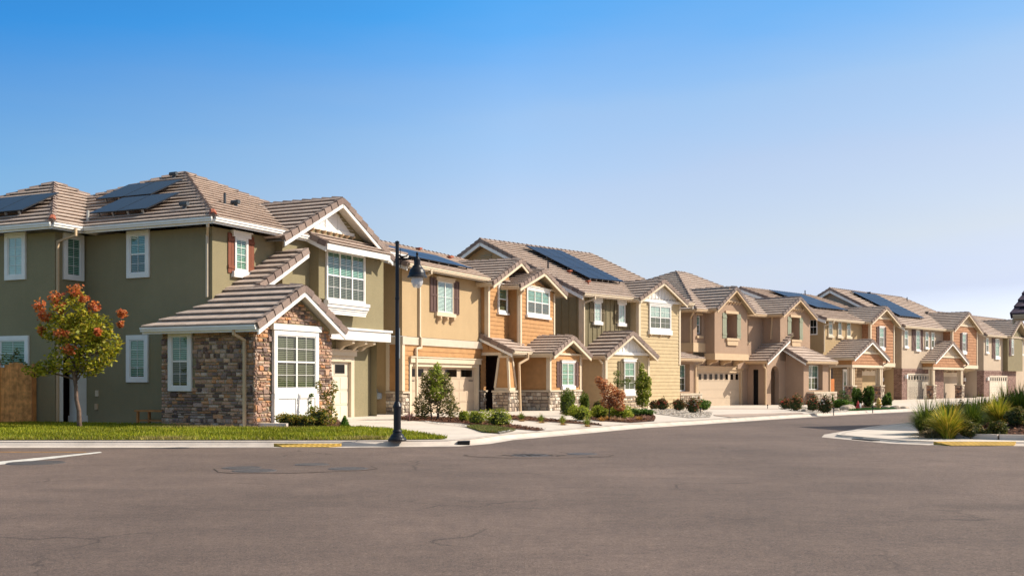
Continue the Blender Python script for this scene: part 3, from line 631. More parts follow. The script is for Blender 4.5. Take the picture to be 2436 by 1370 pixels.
window(H, 'n', 2.68, (a0, a1, 1.13, 3.08), .15, lites=2, mid=.5, grid=(2, 4), up='glass_screen', lo='glass_screen', proud=.08)
# windows of the long side
window(H, 'u', 0, F1.ru(304, 357, 549, 661, 0), .15, up='glass_teal', grid=(2, 4)); window(H, 'u', 0, F1.ru(303, 354.5, 797, 909, 0), .15, mid=0, grid=(2, 4), up='glass_teal')
window(H, 'u', -1.27, F1.ru(14, 63, 554, 666, -1.27), .15, mid=0, grid=(2, 4), up='glass_clear', backm='curtain'); window(H, 'u', -1.27, F1.ru(-3, 70, 799, 881, -1.27), .15, mid=0, grid=(2, 2), up='glass_teal')
window(H, 'n', -5.5, F1.rn(149, 197, 557, 667, -5.5), .15, mid=0, grid=(2, 4), up='glass_teal', slats=True)
# street face
r = F1.rn(556, 587, 558, 652, 0); window(H, 'n', 0, (r[0], r[1], 5.1, 6.22), .06, mid=0, grid=(2, 4), up='glass_teal', head=(.12, .2), sill=(.12, .2))
s = F1.rn(541, 557, 555, 650, 0); shutter(H, 'n', .005, (s[0], s[1], 5.02, 6.32), 'red_shutter'); s = F1.rn(587, 603, 562, 657, 0); shutter(H, 'n', .005, (s[0], s[1], 5.02, 6.32), 'red_shutter')
ba, bb_ = F1.n(736, 640, .3)[0], F1.n(884, 640, .7)[0]
m = MB(); wallbox(m, ba, bb_, .28, .7, 4.45, 6.5, 'stucco_olive', 'uUn'); m.face([(ba, .28, 4.45), (bb_, .28, 4.45), (bb_, .7, 4.45), (ba, .7, 4.45)], 'stucco_olive'); m.build('bay', H)
r = F1.rn(774, 866, 600, 719, .7); window(H, 'n', .70, (r[0], r[1], r[2], r[3]), .07, lites=3, grid=(2, 4), up='glass_teal', lo='glass_screen')
m = MB(TF('n', .70)); z0 = r[2]
for i, (dz, dd) in enumerate(((0, .2), (.12, .16), (.2, .11), (.28, .08), (.36, .06))): m.box(r[0]-.10+.02*i, r[1]+.12-.02*i, 0, dd, z0-dz-.12, z0-dz-.001 if i else z0, 'white_trim')
m.build('sill', H)
R = Roof(H, 'white_trim', 'white_soffit'); n_ = R.plane([(ba-.35, 1.3, 6.33), (bb_+.35, 1.3, 6.33), (bb_+.35, .3, 6.80), (ba-.35, .3, 6.80)])
R.bb.obox((ba-.35, 1.28, 6.33), (bb_+.35, 1.28, 6.33), (0, 1, 0), (0, 0, 1), 0, .04, -.22, -.01, 'white_trim')
for a in (ba-.35, bb_+.35): rake(R.r, (a, 1.3, 6.33), (a, .3, 6.80), (-1 if a < 5 else 1, 0, 0), n_, bm=R.bb, bh=.2)
R.done()
m = MB(TF('n', .3))      # white lap siding and corbel table in the gable
zt = lambda a: 6.38+.52*(3.5-abs(a-6.15))-.28
z0 = 7.08; x0, x1 = 4.9, 7.4
lap(MB(), [], 'n', 'white_trim') if 0 else None
m.face([(4.95, .02, z0), (7.35, .02, z0), (6.15, .02, zt(6.15))], 'white_trim'); m.box(4.75, 7.55, .02, .07, z0-.12, z0, 'white_trim')
for x in (5.75, 6.55): m.box(x-.05, x+.05, .02, .05, z0, z0+.55, 'white_trim')
for i in range(5): z = z0+.1+.12*i; hw = (zt(6.15)-z)/.52; m.box(6.15-hw+.05, 6.15+hw-.05, .02, .032, z, z+.012, 'white_trim')
m.build('gable_panel', H)
for i in range(8): corbel(H, 'n', .3, 4.85+i*.37, z0-.12, .16, .15, .09, 'tan_trim')
m = MB(TF('n', .3)); m.box(3.15, 9.8, 0, .42, 3.22, 3.36, 'white_trim') if 0 else None
m.box(2.7, 9.85, -.2, .26, 3.05, 3.42, 'white_trim'); m.box(2.7, 9.9, -.2, .32, 3.42, 3.50, 'white_trim'); m.build('belt_beam', H)
for px in (828, 858, 878):
    a = F1.n(px, 810, .2)[0]; corbel(H, 'n', -.3, a, 3.04, .75, .36, .16, 'cream_trim')
gx = F1.n(834, 900, -.3)[0]
garage(H, -.3, gx-4.9, gx, .05, 2.25, 4, sq=True, dm='garage_white', header=(.05, .2), tm='cream_trim', jamb=.22, hpos=0)
R = Roof(H, 'white_trim', 'white_soffit'); R.hip(-.55, 11.1, -12.3, .52, 6.62, (5.3, -5.9, 9.5), g='ab'); R.done()
R = Roof(H, 'white_trim', 'white_soffit'); R.hip(-1.85, 6.8, -14.4, -4.98, 6.62, (2.5, -9.7, 8.95), g='ab'); R.done()
R = Roof(H, 'white_trim', 'white_soffit'); R.gable('b', 6.13, 3.5, -3.6, .8, 6.34, .52, ends=(1,), g=(0, 0)); R.done()
R = Roof(H, 'white_trim', 'white_soffit'); pz = lambda a: 3.16+.56*(a+1.62)
nn = R.plane([(-1.62, -1.35, pz(-1.62)), (-1.62, 3.05, pz(-1.62)), (.7, 3.05, pz(.7)), (.7, 0, pz(.7)), (-.25, 0, pz(-.25))])
R.plane([(.7, 0, pz(.7)), (.7, 1.15, pz(.7)), (3.5, 1.15, pz(3.5)), (3.5, 0, pz(3.5))], base=None)
n2 = R.plane([(.7, 3.05, pz(.7)), (.7, .3, pz(.7)), (3.0, .3, pz(-1.6)), (3.0, 3.05, pz(-1.6))])
R.plane([(-1.62, -1.35, 3.16), (0, -1.35, 3.16), (0, .25, 4.05)])
rake(R.r, (-1.62, 3.05, pz(-1.62)), (.7, 3.05, pz(.7)), (0, 1, 0), nn, bm=R.bb); rake(R.r, (3.0, 3.05, pz(-1.6)), (.7, 3.05, pz(.7)), (0, 1, 0), n2, bm=R.bb)
rake(R.r, (.9, 1.15, pz(.9)), (3.5, 1.15, pz(3.5)), (0, 1, 0), nn, bm=R.bb); capline(R.c, (.7, 1.2, pz(.7)), (.7, 3.0, pz(.7)), nn, n2)
gutter(R.g, (-1.62, -1.38, 3.16), (-1.62, 3.05, 3.16), (-1, 0, 0), 'white_trim'); R.done()
S1 = .49; un = Vector((-.44, 0, .9)).normalized(); e2 = Vector((.9, 0, .44)).normalized()
def onp(b, dz): return (-.55+dz, b, 6.64+S1*dz)
nA = Vector((-S1, 0, 1)).normalized(); eU = Vector((1, 0, S1)).normalized()
solar_array(H, onp(-5.3, .62), (0, 1, 0), eU, nA, 2, 1, 1.28, 1.75, lift=.26); solar_array(H, onp(-6.75, 2.35), (0, 1, 0), eU, nA, 2, 1, 1.28, 1.75, lift=.26)
onq = lambda b, dz: (-1.85+dz, b, 6.64+.535*dz)
solar_array(H, onq(-12.2, .7), (0, 1, 0), Vector((1, 0, .535)).normalized(), Vector((-.535, 0, 1)).normalized(), 4, 1, 1.28, 1.75, lift=.26)
vent(H, onp(-1.5, .95)); vent(H, onp(-5.75, 5.1)); vent(H, onp(-5.2, .4), 'pipe', 'pipe_pale')
for a, k in ((2.48, 'pipe'), (3.06, 'hood')): vent(H, (a, .52-2.1, 6.62+.45*2.1), k)
for c_ in ((-.55, .52, 6.72), (-1.85, -4.98, 6.72)): m = MB(); m.tube([(c_[0]+.05, c_[1]-.05, c_[2]-.05), (c_[0]+.25, c_[1]-.25, c_[2]+.12)], [.13, .10], 'terracotta', 8); m.build('hip_end_tile', H)
downspout(H, [(-.5, .25, 6.5), (-.5, .25, 6.35), (-.06, -.15, 6.15), (-.06, -.15, 4.2)], 'cream_trim', .07)
downspout(H, [(-1.62, 2.2, 3.05), (-1.62, 2.2, 2.9), (-1.32, 2.35, 2.72), (-1.32, 2.35, .1)], 'tan_trim', .08)
downspout(H, [(-1.0, -4.85, 6.5), (-1.0, -4.85, 6.3), (-1.2, -5.44, 6.1), (-1.2, -5.44, .1)], 'tan_trim', .07)
m = MB(); m.box(-.05, 0, -4.98, -4.85, 1.0, 1.2, 'cream_trim'); m.box(-.06, 0, -5.0, -4.88, .55, .75, 'tan_trim'); m.box(-.06, 0, -4.0, -3.9, 3.3, 3.38, 'tan_trim'); m.build('wall_outlet', H)

# ------------------------------------------------------------------ HOUSE 2: tan stucco and orange siding
F2 = frame(956.5, 46., UA); H = mkhouse('tan_and_orange_house', F2, .1, 'tan stucco house with orange lap siding and brown shutters beside the large shrub')
m = MB(); wallbox(m, 0, 7.3, -10, 0, 3.4, 6.25, 'stucco_tan', 'unN'); wallbox(m, .02, 14, -10, -.75, G, 3.4, 'stucco_tan', 'uN')
m.face([(0, -10, 6.25), (0, 0, 6.25), (0, .5, 6.3), (0, -4.5, 8.05), (0, -10, 6.2)], 'stucco_tan'); m.build('wall', H)
m = MB(); lap(m, [(0, 0, 1.05), (.5, 0, 1.05), (.5, 0, 3.05), (0, 0, 3.05)], 'n', 'orange_siding'); lap(m, [(.5, 0, 2.4), (7.4, 0, 2.4), (7.4, 0, 3.05), (.5, 0, 3.05)], 'n', 'orange_siding'); lap(m, [(7.2, 0, 1.05), (7.75, 0, 1.05), (7.75, 0, 3.4), (7.2, 0, 3.4)], 'n', 'orange_siding'); lap(m, [(0, -.73, 1.05), (0, 0, 1.05), (0, 0, 3.05), (0, -.73, 3.05)], 'u', 'orange_siding')
A1, A2, A3, A4 = 7.27, 9.52, 13.78, 9.7
lap(m, [(A1, -.3, 3.2), (A1, .36, 3.2), (A1, .36, 6.25), (A1, -.3, 6.25)], 'u', 'orange_siding')
lap(m, [(A1, .36, 3.0), (A2+.1, .36, 3.0), (A2+.1, .36, 6.6), (8.9, .36, 7.0), (A1, .36, 6.25)], 'n', 'orange_siding')
lap(m, [(A2, .3, 3.0), (A2, 1.0, 3.0), (A2, 1.0, 6.3), (A2, .3, 6.3)], 'u', 'orange_siding')
lap(m, [(A2, 1, 2.9), (A3, 1, 2.9), (A3, 1, 6.1), (11.65, 1, 6.6), (A2, 1, 6.1)], 'n', 'orange_siding')
PF = 2.5; A5 = 13.75
lap(m, [(A4, -.2, 1.0), (A4, PF, 1.0), (A4, PF, 2.9), (A4, -.2, 2.9)], 'u', 'orange_siding')
lap(m, [(A4, PF, 1.0), (A5, PF, 1.0), (A5, PF, 2.8), (11.7, PF, 3.4), (A4, PF, 2.8)], 'n', 'orange_siding')
m.face([(A3, -8, 0), (A3, 1, 0), (A3, 1, 6.2), (A3, -8, 6.2)], 'orange_siding'); m.face([(A5, -1, G), (A5, PF, G), (A5, PF, 2.8), (A5, -1, 2.8)], 'orange_siding'); m.build('siding', H)
m = MB(); m.box(-.06, 7.33, -.1, .07, 3.05, 3.38, 'pale_trim'); m.box(-.07, 0, -.76, -.1, 3.05, 3.38, 'pale_trim'); m.build('belt_course', H)
for (a0, a1, b0, b1, z0, z1) in ((-.05, .16, -.16, .04, 1.1, 3.05), (-.05, .0, -.76, -.6, 1.1, 3.05), (A1-.04, A1+.14, .2, .41, 3.3, 6.2), (A2-.04, A2+.13, .85, 1.05, 3.2, 6.2), (A3-.12, A3+.04, .9, 1.05, 3.2, 6.1), (A4-.04, A4+.15, PF-.15, PF+.05, 1.05, 2.8), (A5-.12, A5+.04, PF-.1, PF+.05, 1.05, 2.8), (8.95, 9.05, .3, .33, 1.05, 2.8)): m = MB(); m.box(a0, a1, b0, b1, z0, z1, 'cream_trim'); m.build('corner_board', H)
CL = [.58]
for fc, off, s0, s1 in (('n', 0, -.03, .48), ('u', 0, -.76, .03), ('n', 0, 7.25, 7.75), ('u', A4, -.2, PF+.03), ('n', PF, A4-.03, A5+.03)):
    stones(H, fc, off, s0, s1, G+.2, 1.0, pal=PALE, rh=(.12, .2), rw=(.25, .6), prot=.06)
m = MB(); m.box(-.09, .5, -.76, .10, 1.0, 1.08, 'stone_cap'); m.box(7.2, 7.8, -.1, .10, 1.0, 1.08, 'stone_cap'); m.box(A4-.09, A5+.06, -.2, PF+.10, .99, 1.07, 'stone_cap'); m.build('stone_cap', H)
m = MB(); wallbox(m, -.0, .5, -.76, .0, G, 1.02, 'dark_bark', 'unU'); wallbox(m, A4+.0, A5, -.2, PF, G, 1.02, 'dark_bark', 'un'); wallbox(m, 7.2, 7.75, -.5, 0, G, 1.02, 'dark_bark', 'unU'); m.build('foundation', H)
garage(H, -.02, .78, 6.9, .0, 2.14, 4, header=(.05, .22), tm='cream_trim', jamb=.16, rec=.2)
r = F2.rn(1038, 1076, 665, 747, 0); window(H, 'n', 0, (r[0], r[1], 4.55, 5.98), .04, lites=2, mid=0, grid=(1, 2), up='glass_clear', head=(.1, .16), sill=(.15, .16), tm='cream_trim')
s = F2.rn(1022, 1038, 657, 745, 0); shutter(H, 'n', .005, (s[0], s[1], 4.55, 6.06), 'brown_shutter', 'panel'); s = F2.rn(1076, 1091, 667, 752, 0); shutter(H, 'n', .005, (s[0], s[1], 4.55, 6.06), 'brown_shutter', 'panel')
for px in (1040, 1056, 1072): corbel(H, 'n', 0, F2.n(px, 765, 0)[0], 4.36, .22, .3, .12, 'tan_trim')
r = F2.rn(1183, 1205, 680, 744, .36); window(H, 'n', .37, (r[0], r[1], r[2], r[3]), .09, grid=(1, 2), up='glass_teal', head=(.08, .1), sill=(.08, .1))
r = F2.rn(1251, 1305, 688, 752, 1.0); window(H, 'n', 1.01, (r[0], r[1], r[2], r[3]), .10, lites=3, grid=(1, 2), up='glass_teal', head=(.08, .08), sill=(.08, .12))
r = F2.rn(1334, 1363, 849, 925, PF); window(H, 'n', PF+.01, (r[0], r[1], 1.28, 2.45), .03, lites=2, mid=0, grid=(1, 2), up='glass_teal', head=(.1, .12), sill=(.06, .18))
s = F2.rn(1323, 1334, 845, 925, PF); shutter(H, 'n', PF+.02, (s[0], s[1], 1.22, 2.5), 'brown_shutter', 'panel'); s = F2.rn(1364, 1375, 845, 925, PF); shutter(H, 'n', PF+.02, (s[0], s[1], 1.22, 2.5), 'brown_shutter', 'panel')
# entry: dark recess, tapered column on a stone pier
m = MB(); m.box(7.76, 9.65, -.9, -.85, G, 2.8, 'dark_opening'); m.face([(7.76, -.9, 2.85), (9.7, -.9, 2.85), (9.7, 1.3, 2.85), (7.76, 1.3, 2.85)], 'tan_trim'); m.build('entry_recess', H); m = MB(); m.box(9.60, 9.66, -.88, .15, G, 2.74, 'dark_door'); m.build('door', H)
pc = F2.n(1211, 985, 1.55)[0]; p0, p1 = pc, pc+.95; q0, q1 = .72, 1.55
m = MB(); wallbox(m, p0, p1, q0, q1, G, 1.0, 'dark_bark', 'unUN'); m.box(p0-.07, p1+.08, q0-.06, q1+.08, .98, 1.07, 'stone_cap')
k0, k1 = .17, .32
def tp(a, b, z0, z1, s0, s1, mt):
    ca, cb = (a[0]+a[1])/2, (b[0]+b[1])/2
    m.hexa([(ca-s0, cb-s0, z0), (ca+s0, cb-s0, z0), (ca+s0, cb+s0, z0), (ca-s0, cb+s0, z0), (ca-s1, cb-s1, z1), (ca+s1, cb-s1, z1), (ca+s1, cb+s1, z1), (ca-s1, cb+s1, z1)], mt)
tp((p0, p1), (q0, q1), 1.2, 2.62, .36, .22, 'orange_siding'); tp((p0, p1), (q0, q1), 1.07, 1.2, .40, .40, 'cream_trim'); tp((p0, p1), (q0, q1), 2.62, 2.74, .26, .26, 'cream_trim')
ca, cb = (p0+p1)/2, (q0+q1)/2
for sx, sy in ((-1, -1), (1, -1), (-1, 1), (1, 1)):
    m.hexa([(ca+sx*.37-.05, cb+sy*.37-.05, 1.2), (ca+sx*.37+.05, cb+sy*.37-.05, 1.2), (ca+sx*.37+.05, cb+sy*.37+.05, 1.2), (ca+sx*.37-.05, cb+sy*.37+.05, 1.2), (ca+sx*.23-.05, cb+sy*.23-.05, 2.63), (ca+sx*.23+.05, cb+sy*.23-.05, 2.63), (ca+sx*.23+.05, cb+sy*.23+.05, 2.63), (ca+sx*.23-.05, cb+sy*.23+.05, 2.63)], 'cream_trim')
P_ = m.build('porch_column', H)
stones(H, 'u', p0, q0-.02, q1+.03, G+.2, .98, pal=PALE, rh=(.12, .2), rw=(.2, .5), prot=.06); stones(H, 'n', q1, p0-.03, p1+.02, G+.2, .98, pal=PALE, rh=(.12, .2), rw=(.2, .5), prot=.06)
m = MB(); m.box(7.3, A4, 1.05, 1.25, 2.74, 2.88, 'cream_trim'); m.box(7.3, 7.5, -.1, 1.25, 2.74, 2.88, 'cream_trim'); lap(m, [(7.33, -.1, 2.85), (7.33, 1.4, 2.85), (7.33, 1.35, 2.98), (7.33, -.1, 3.6)], 'u', 'orange_siding'); m.build('porch_beam', H)
R = Roof(H, 'cream_trim'); n_ = R.plane([(7.12, 1.75, 2.93), (9.95, 1.75, 2.93), (9.95, -.2, 3.83), (7.12, -.2, 3.83)]); rake(R.r, (7.12, 1.75, 2.93), (7.12, -.15, 3.80), (-1, 0, 0), n_, bm=R.bb, bh=.18); gutter(R.g, (7.12, 1.75, 2.93), (9.3, 1.75, 2.93), (0, 1, 0)); R.done()
R = Roof(H); R.gable('b', 11.75, 2.5, .4, PF+.42, 2.86, .36, ends=(1,), g=(1, 0)); R.done()
m = MB(TF('n', PF)); m.box(10.3, A5, .03, .08, 2.82, 2.92, 'cream_trim'); m.build('gable_trim', H)
m = MB(TF('n', 1.0)); m.box(10.0, A3, .03, .08, 6.22, 6.32, 'cream_trim'); m.build('gable_trim', H)
R = Roof(H); n1 = R.plane([(-.45, .55, 6.36), (13.9, .55, 6.36), (13.9, -4.5, 8.18), (-.45, -4.5, 8.18)]); n2 = R.plane([(-.45, -9.6, 6.36), (13.9, -9.6, 6.36), (13.9, -4.5, 8.18), (-.45, -4.5, 8.18)])
rake(R.r, (-.45, .55, 6.36), (-.45, -4.5, 8.18), (-1, 0, 0), n1, bm=R.bb); rake(R.r, (-.45, -9.6, 6.36), (-.45, -4.5, 8.18), (-1, 0, 0), n2, bm=R.bb); capline(R.c, (-.45, -4.5, 8.18), (13.9, -4.5, 8.18), n1, n2)
gutter(R.g, (-.45, .55, 6.36), (7.0, .55, 6.36), (0, 1, 0)); R.done()
R = Roof(H); R.gable('b', 10.0, 3.2, -3.5, .86, 6.16, .43, ends=(1,), g=(1, 0)); R.done()
R = Roof(H); R.gable('b', 11.5, 2.95, -2.6, 1.45, 6.14, .34, ends=(1,), g=(1, 0)); R.done()
sl = .36; eU = Vector((0, -1, sl)).normalized(); nA = Vector((0, sl, 1)).normalized()
solar_array(H, (-.3, -.25, 6.42+sl*.8), (1, 0, 0), eU, nA, 4, 2, 1.78, 1.05)
for a, b, k in ((8.3, -4.0, 'cap'), (10.2, -3.3, 'cap'), (10.5, -3.4, 'cap')): vent(H, (a, b, 6.36+sl*(.55-b)), k, 'terracotta')
downspout(H, [(1.35, .62, 6.25), (1.35, .62, 6.1), (1.35, .06, 5.9), (1.35, .06, 3.4), (1.35, .13, 3.35), (1.35, .13, 2.95), (1.0, .10, 2.9), (1.0, .12, .05)], 'cream_trim', .09)
downspout(H, [(9.4, 1.25, 6.05), (9.4, 1.25, 5.95), (9.46, .95, 5.7), (9.46, .95, 3.2)], 'cream_trim', .08)
downspout(H, [(8.6, 1.85, 2.85), (8.6, 1.85, 2.6), (p1-.05, q1+.1, 2.35), (p1-.05, q1+.17, .05)], 'tan_trim', .09)
m = MB(); m.tube([(-.2, .1-1.3, .0), (-.2, .1-1.3, .9)], .025, 'meter_grey', 6); m.box(-.34, -.08, -1.55, -1.2, .62, 1.0, 'meter_grey'); m.lathe((-.25, -1.0, .75), [(0, 0), (.13, .02), (.15, .12), (.13, .26), (0, .3)], 'meter_grey', 12); m.tube([(-.2, -1.45, 1.0), (-.2, -1.45, 1.15), (-.2, -1.1, 1.15), (-.2, -1.1, 1.0)], .03, 'meter_grey', 6)
m.build('gas_meter', H)
# ------------------------------------------------------------------ HOUSE 3: green board and batten, yellow lap siding
F3 = frame(1385, 61., UB); H = mkhouse('green_board_house', F3, 0, 'green board and batten house with pale yellow siding gables and a large solar array')
G = -.5
def battens(mb, fc, off, s0, s1, z0, z1, m, step=.4, zt=None):
    T = mb.T; mb.T = TF(fc, off); x = s0+.15
    while x < s1-.05: mb.box(x-.03, x+.03, 0, .03, z0, (zt(x) if zt else z1), m); x += step
    mb.T = T
B1, B2, B3 = 4.45, 8.65, .58
m = MB(); wallbox(m, 0, B1, -14, 0, G, 6.2, 'green_board', 'unN'); m.face([(0, .3, 6.2), (0, -7.4, 9.7), (0, -14, 6.7), (0, -14, 6.2)], 'stucco_sand'); wallbox(m, B1, B2+.35, -12, .0, G, 6.2, 'green_board', 'Un')
battens(m, 'n', 0, 0, B1, 3, 6.2, 'green_board'); battens(m, 'u', 0, -5, 0, 3, 6.2, 'green_board', .55); m.build('wall', H)
m = MB(); lap(m, [(B1, -.1, 3.0), (B1, B3, 3.0), (B1, B3, 6.2), (B1, -.1, 6.2)], 'u', 'yellow_siding'); lap(m, [(B1, B3, G), (B2, B3, G), (B2, B3, 6.15), (6.55, B3, 7.2), (B1, B3, 6.15)], 'n', 'yellow_siding', .21)
L1, L2 = 0.0, 4.0; LF = 1.62
lap(m, [(L1, -.1, G), (L1, LF, G), (L1, LF, 2.9), (L1, -.1, 2.9)], 'u', 'yellow_siding'); lap(m, [(L1, LF, G), (L2, LF, G), (L2, LF, 2.85), (2.0, LF, 3.9), (L1, LF, 2.85)], 'n', 'yellow_siding', .21); m.face([(L2, -1, G), (L2, LF, G), (L2, LF, 2.9), (L2, -1, 2.9)], 'yellow_siding'); m.face([(B2, -1, G), (B2, B3, G), (B2, B3, 6.2), (B2, -1, 6.2)], 'yellow_siding'); m.build('siding', H)
for (a0, a1, b0, b1, z0, z1) in ((-.04, .16, -.22, .04, 0, 6.2), (B1-.04, B1+.16, B3-.16, B3+.05, 3, 6.15), (B2-.12, B2+.04, B3-.12, B3+.05, 2.5, 6.15), (L1-.04, L1+.15, LF-.15, LF+.05, -.1, 2.85), (L2-.12, L2+.04, LF-.12, LF+.05, -.1, 2.85), (-.03, .1, -2.2, -2.08, 0, 6.2)): m = MB(); m.box(a0, a1, b0, b1, z0, z1, 'cream_trim'); m.build('corner_board', H)
def gpanel(off, c, hw, ze, pitch, z0, name='gable_panel', mt='white_trim', bt='white_trim', step=.33):
    m = MB(TF('n', off)); zt = lambda a: ze+pitch*(hw-abs(a-c))-.16; hh = (zt(c)-z0)/pitch
    m.face([(c-hh, .03, z0), (c+hh, .03, z0), (c, .03, zt(c))], mt); m.box(c-hh-.35, c+hh+.35, .03, .09, z0-.16, z0, 'cream_trim' if mt != 'white_trim' else 'white_trim')
    x = c-hh+.25
    while x < c+hh-.15: m.box(x-.025, x+.025, .03, .06, z0, zt(x)-.02, bt); x += step
    return m.build(name, H)
gpanel(B3, 6.5, 2.45, 6.25, .5, 6.32); gpanel(LF, 2.0, 2.4, 2.9, .56, 3.12)
R = Roof(H); n1 = R.plane([(-.55, .55, 6.32), (10.2, .55, 6.32), (10.2, -7.4, 9.95), (-.55, -7.4, 9.95)])
n2 = R.plane([(-.55, -14.5, 6.7), (10.2, -14.5, 6.7), (10.2, -7.4, 9.95), (-.55, -7.4, 9.95)])
for a, o in ((-.55, -1), (10.2, 1)): rake(R.r, (a, .55, 6.32), (a, -7.4, 9.95), (o, 0, 0), n1, bm=R.bb, bh=.26); rake(R.r, (a, -14.5, 6.7), (a, -7.4, 9.95), (o, 0, 0), n2, bm=R.bb, bh=.26)
capline(R.c, (-.55, -7.4, 9.95), (10.2, -7.4, 9.95), n1, n2); gutter(R.g, (-.55, .55, 6.32), (4.3, .55, 6.32), (0, 1, 0)); gutter(R.g, (8.8, .55, 6.32), (10.2, .55, 6.32), (0, 1, 0)); R.done()
R = Roof(H); R.gable('b', 6.45, 2.45, -3.6, B3+.42, 6.26, .5, ends=(1,), g=(1, 1)); R.done()
R = Roof(H); R.gable('b', 1.95, 2.4, -.05, LF+.42, 2.9, .56, ends=(1,), g=(1, 1)); R.done()
r = F3.rn(1405, 1424, 718, 767, 0)
for x0, x1 in ((1411.5, 1427.5), (1469, 1484.5)):
    r = F3.rn(x0, x1, 719, 768, 0); window(H, 'n', .03, (r[0], r[1], 4.85, 5.93), .03, mid=0, grid=(2, 4), up='glass_clear', head=(.1, .3), sill=(.1, .18), backm='curtain')
for x0, x1 in ((1402, 1411), (1427.5, 1436), (1460.5, 1469), (1485, 1493)):
    s = F3.rn(x0, x1, 720, 770, 0); shutter(H, 'n', .035, (s[0], s[1], 4.83, 5.9), 'olive_shutter', 'panel')
r = F3.rn(1543, 1594, 721, 787, B3); window(H, 'n', B3+.02, (r[0], r[1], 4.55, 6.02), .08, lites=2, grid=(2, 4), up='glass_clear', lo='glass_screen', head=(.06, .12), sill=(.06, .28))
for x in (r[0]+.1, (r[0]+r[1])/2, r[1]-.1): corbel(H, 'n', B3, x, 4.26, .14, .18, .07, 'tan_trim')
r = F3.rn(1483, 1508, 853, 935, LF); window(H, 'n', LF+.02, (r[0], r[1], 1.0, 2.6), .04, grid=(2, 4), up='glass_teal', lo='glass_screen', head=(.1, .18), sill=(.1, .3))
for x0, x1 in ((1469, 1482), (1509, 1521)): s = F3.rn(x0, x1, 853, 920, LF); shutter(H, 'n', LF+.025, (s[0], s[1], 1.15, 2.62), 'olive_shutter', 'plain' if 0 else 'panel')
stones(H, 'n', LF, L1-.03, L2+.03, G+.4, .62, pal=PALE, rh=(.12, .2), rw=(.25, .6), prot=.06, name='stone_veneer'); m = MB(); m.box(L1-.05, L2+.05, LF-.1, LF+.09, .62, .72, 'stone_cap'); m.build('stone_cap', H)
sl = (9.95-6.32)/7.95; nA = Vector((0, sl, 1)).normalized(); eU = Vector((0, -1, sl)).normalized(); on = lambda a, b, h=0: (a, b, 6.38+sl*(.55-b)+h)
solar_array(H, on(1.6, -.6-.7), (1, 0, 0), eU, nA, 5, 3, 1.02, 1.68) if 0 else None
p1 = F3.n(1244, 586, -6.6); p2 = F3.n(1466, 665, -1.2)
solar_array(H, on(2.2, -1.35), (1, 0, 0), eU, nA, 3, 3, 1.1, 1.82, lift=.24)
vent(H, on(1.9, -2.5), 'cap', 'terracotta'); vent(H, on(1.7, -.95), 'cap', 'terracotta'); vent(H, on(.45, -2.9), 'pipe', 'black_metal')
m = MB(TF('u', 0)); m.box(-7.85, -6.95, .0, .03, 8.15, 9.1, 'soffit')
for i in range(7): m.obox((-7.8, .05, 8.2+.125*i), (-7.0, .05, 8.2+.125*i), (0, 1, 0), (0, 0, 1), -.03, .03, 0, .05, 'stucco_sand')
m.build('gable_vent', H)
downspout(H, [(.35, .62, 6.2), (.35, .62, 6.05), (.05, .08, 5.85), (.05, .08, 2.0)], 'cream_trim', .09); downspout(H, [(L1-.35, LF-.1, 2.8), (L1-.35, LF-.1, 2.65), (L1-.08, LF-.1, 2.45), (L1-.08, LF-.1, .0)], 'cream_trim', .09)
downspout(H, [(8.95, .3, 6.1), (8.95, .3, 5.9), (8.9, .05, 5.7), (8.9, .05, 0)], 'cream_trim', .09)

# ------------------------------------------------------------------ HOUSE 4: taupe stucco, arched entry
F4 = frame(1700, 75., UB); H = mkhouse('taupe_house', F4, 0, 'taupe stucco house with sage shutters, an arched entry and stone planters')
m = MB(); MW = -.8; G = -.6
holewall(m, -1.4, 0, 3.5, 6.3, MW, [(-1.05+.1, -.35, 4.7, 6.0)], 'stucco_taupe', .28); m.face([(-1.4, -9, 3.0), (-1.4, MW, 3.0), (-1.4, MW, 6.3), (-1.4, -9, 6.3)], 'stucco_taupe')
h1 = (1.5, 2.85, 4.5, 6.2)
wallbox(m, 0, 4.27, MW, 0, 3.0, 6.45, 'stucco_taupe', 'uU'); holewall(m, 0, 4.27, 3.0, 6.3, 0, [h1], 'stucco_taupe', .75, back='stucco_taupe'); m.face([(0, 0, 6.3), (4.27, 0, 6.3), (4.27, 0, 6.4), (2.13, 0, 8.15), (0, 0, 6.4)], 'stucco_taupe'); m.face([(0, MW, 3.0), (4.27, MW, 3.0), (4.27, 0, 3.0), (0, 0, 3.0)], 'stucco_taupe')
hm = (4.75, 5.75, 4.4, 6.05); holewall(m, 4.27, 7.85, 2.4, 6.35, MW, [hm], 'stucco_taupe', .28)
NB = .62; C1, C2 = 7.8, 12.31; h2 = (9.4, 10.65, 4.6, 6.25)
wallbox(m, C1, C2, MW-6, NB, 3.0, 6.45, 'stucco_taupe', 'uU'); holewall(m, C1, C2, 3.0, 6.3, NB, [h2], 'stucco_taupe', .75, back='stucco_taupe'); m.face([(C1, NB, 6.3), (C2, NB, 6.3), (C2, NB, 6.4), (10.05, NB, 7.8), (C1, NB, 6.4)], 'stucco_taupe')
E1 = 5.85
m.face([(E1, NB, 2.9), (C1+.3, NB, 4.0), (C1, NB, 4.0)], 'stucco_taupe')
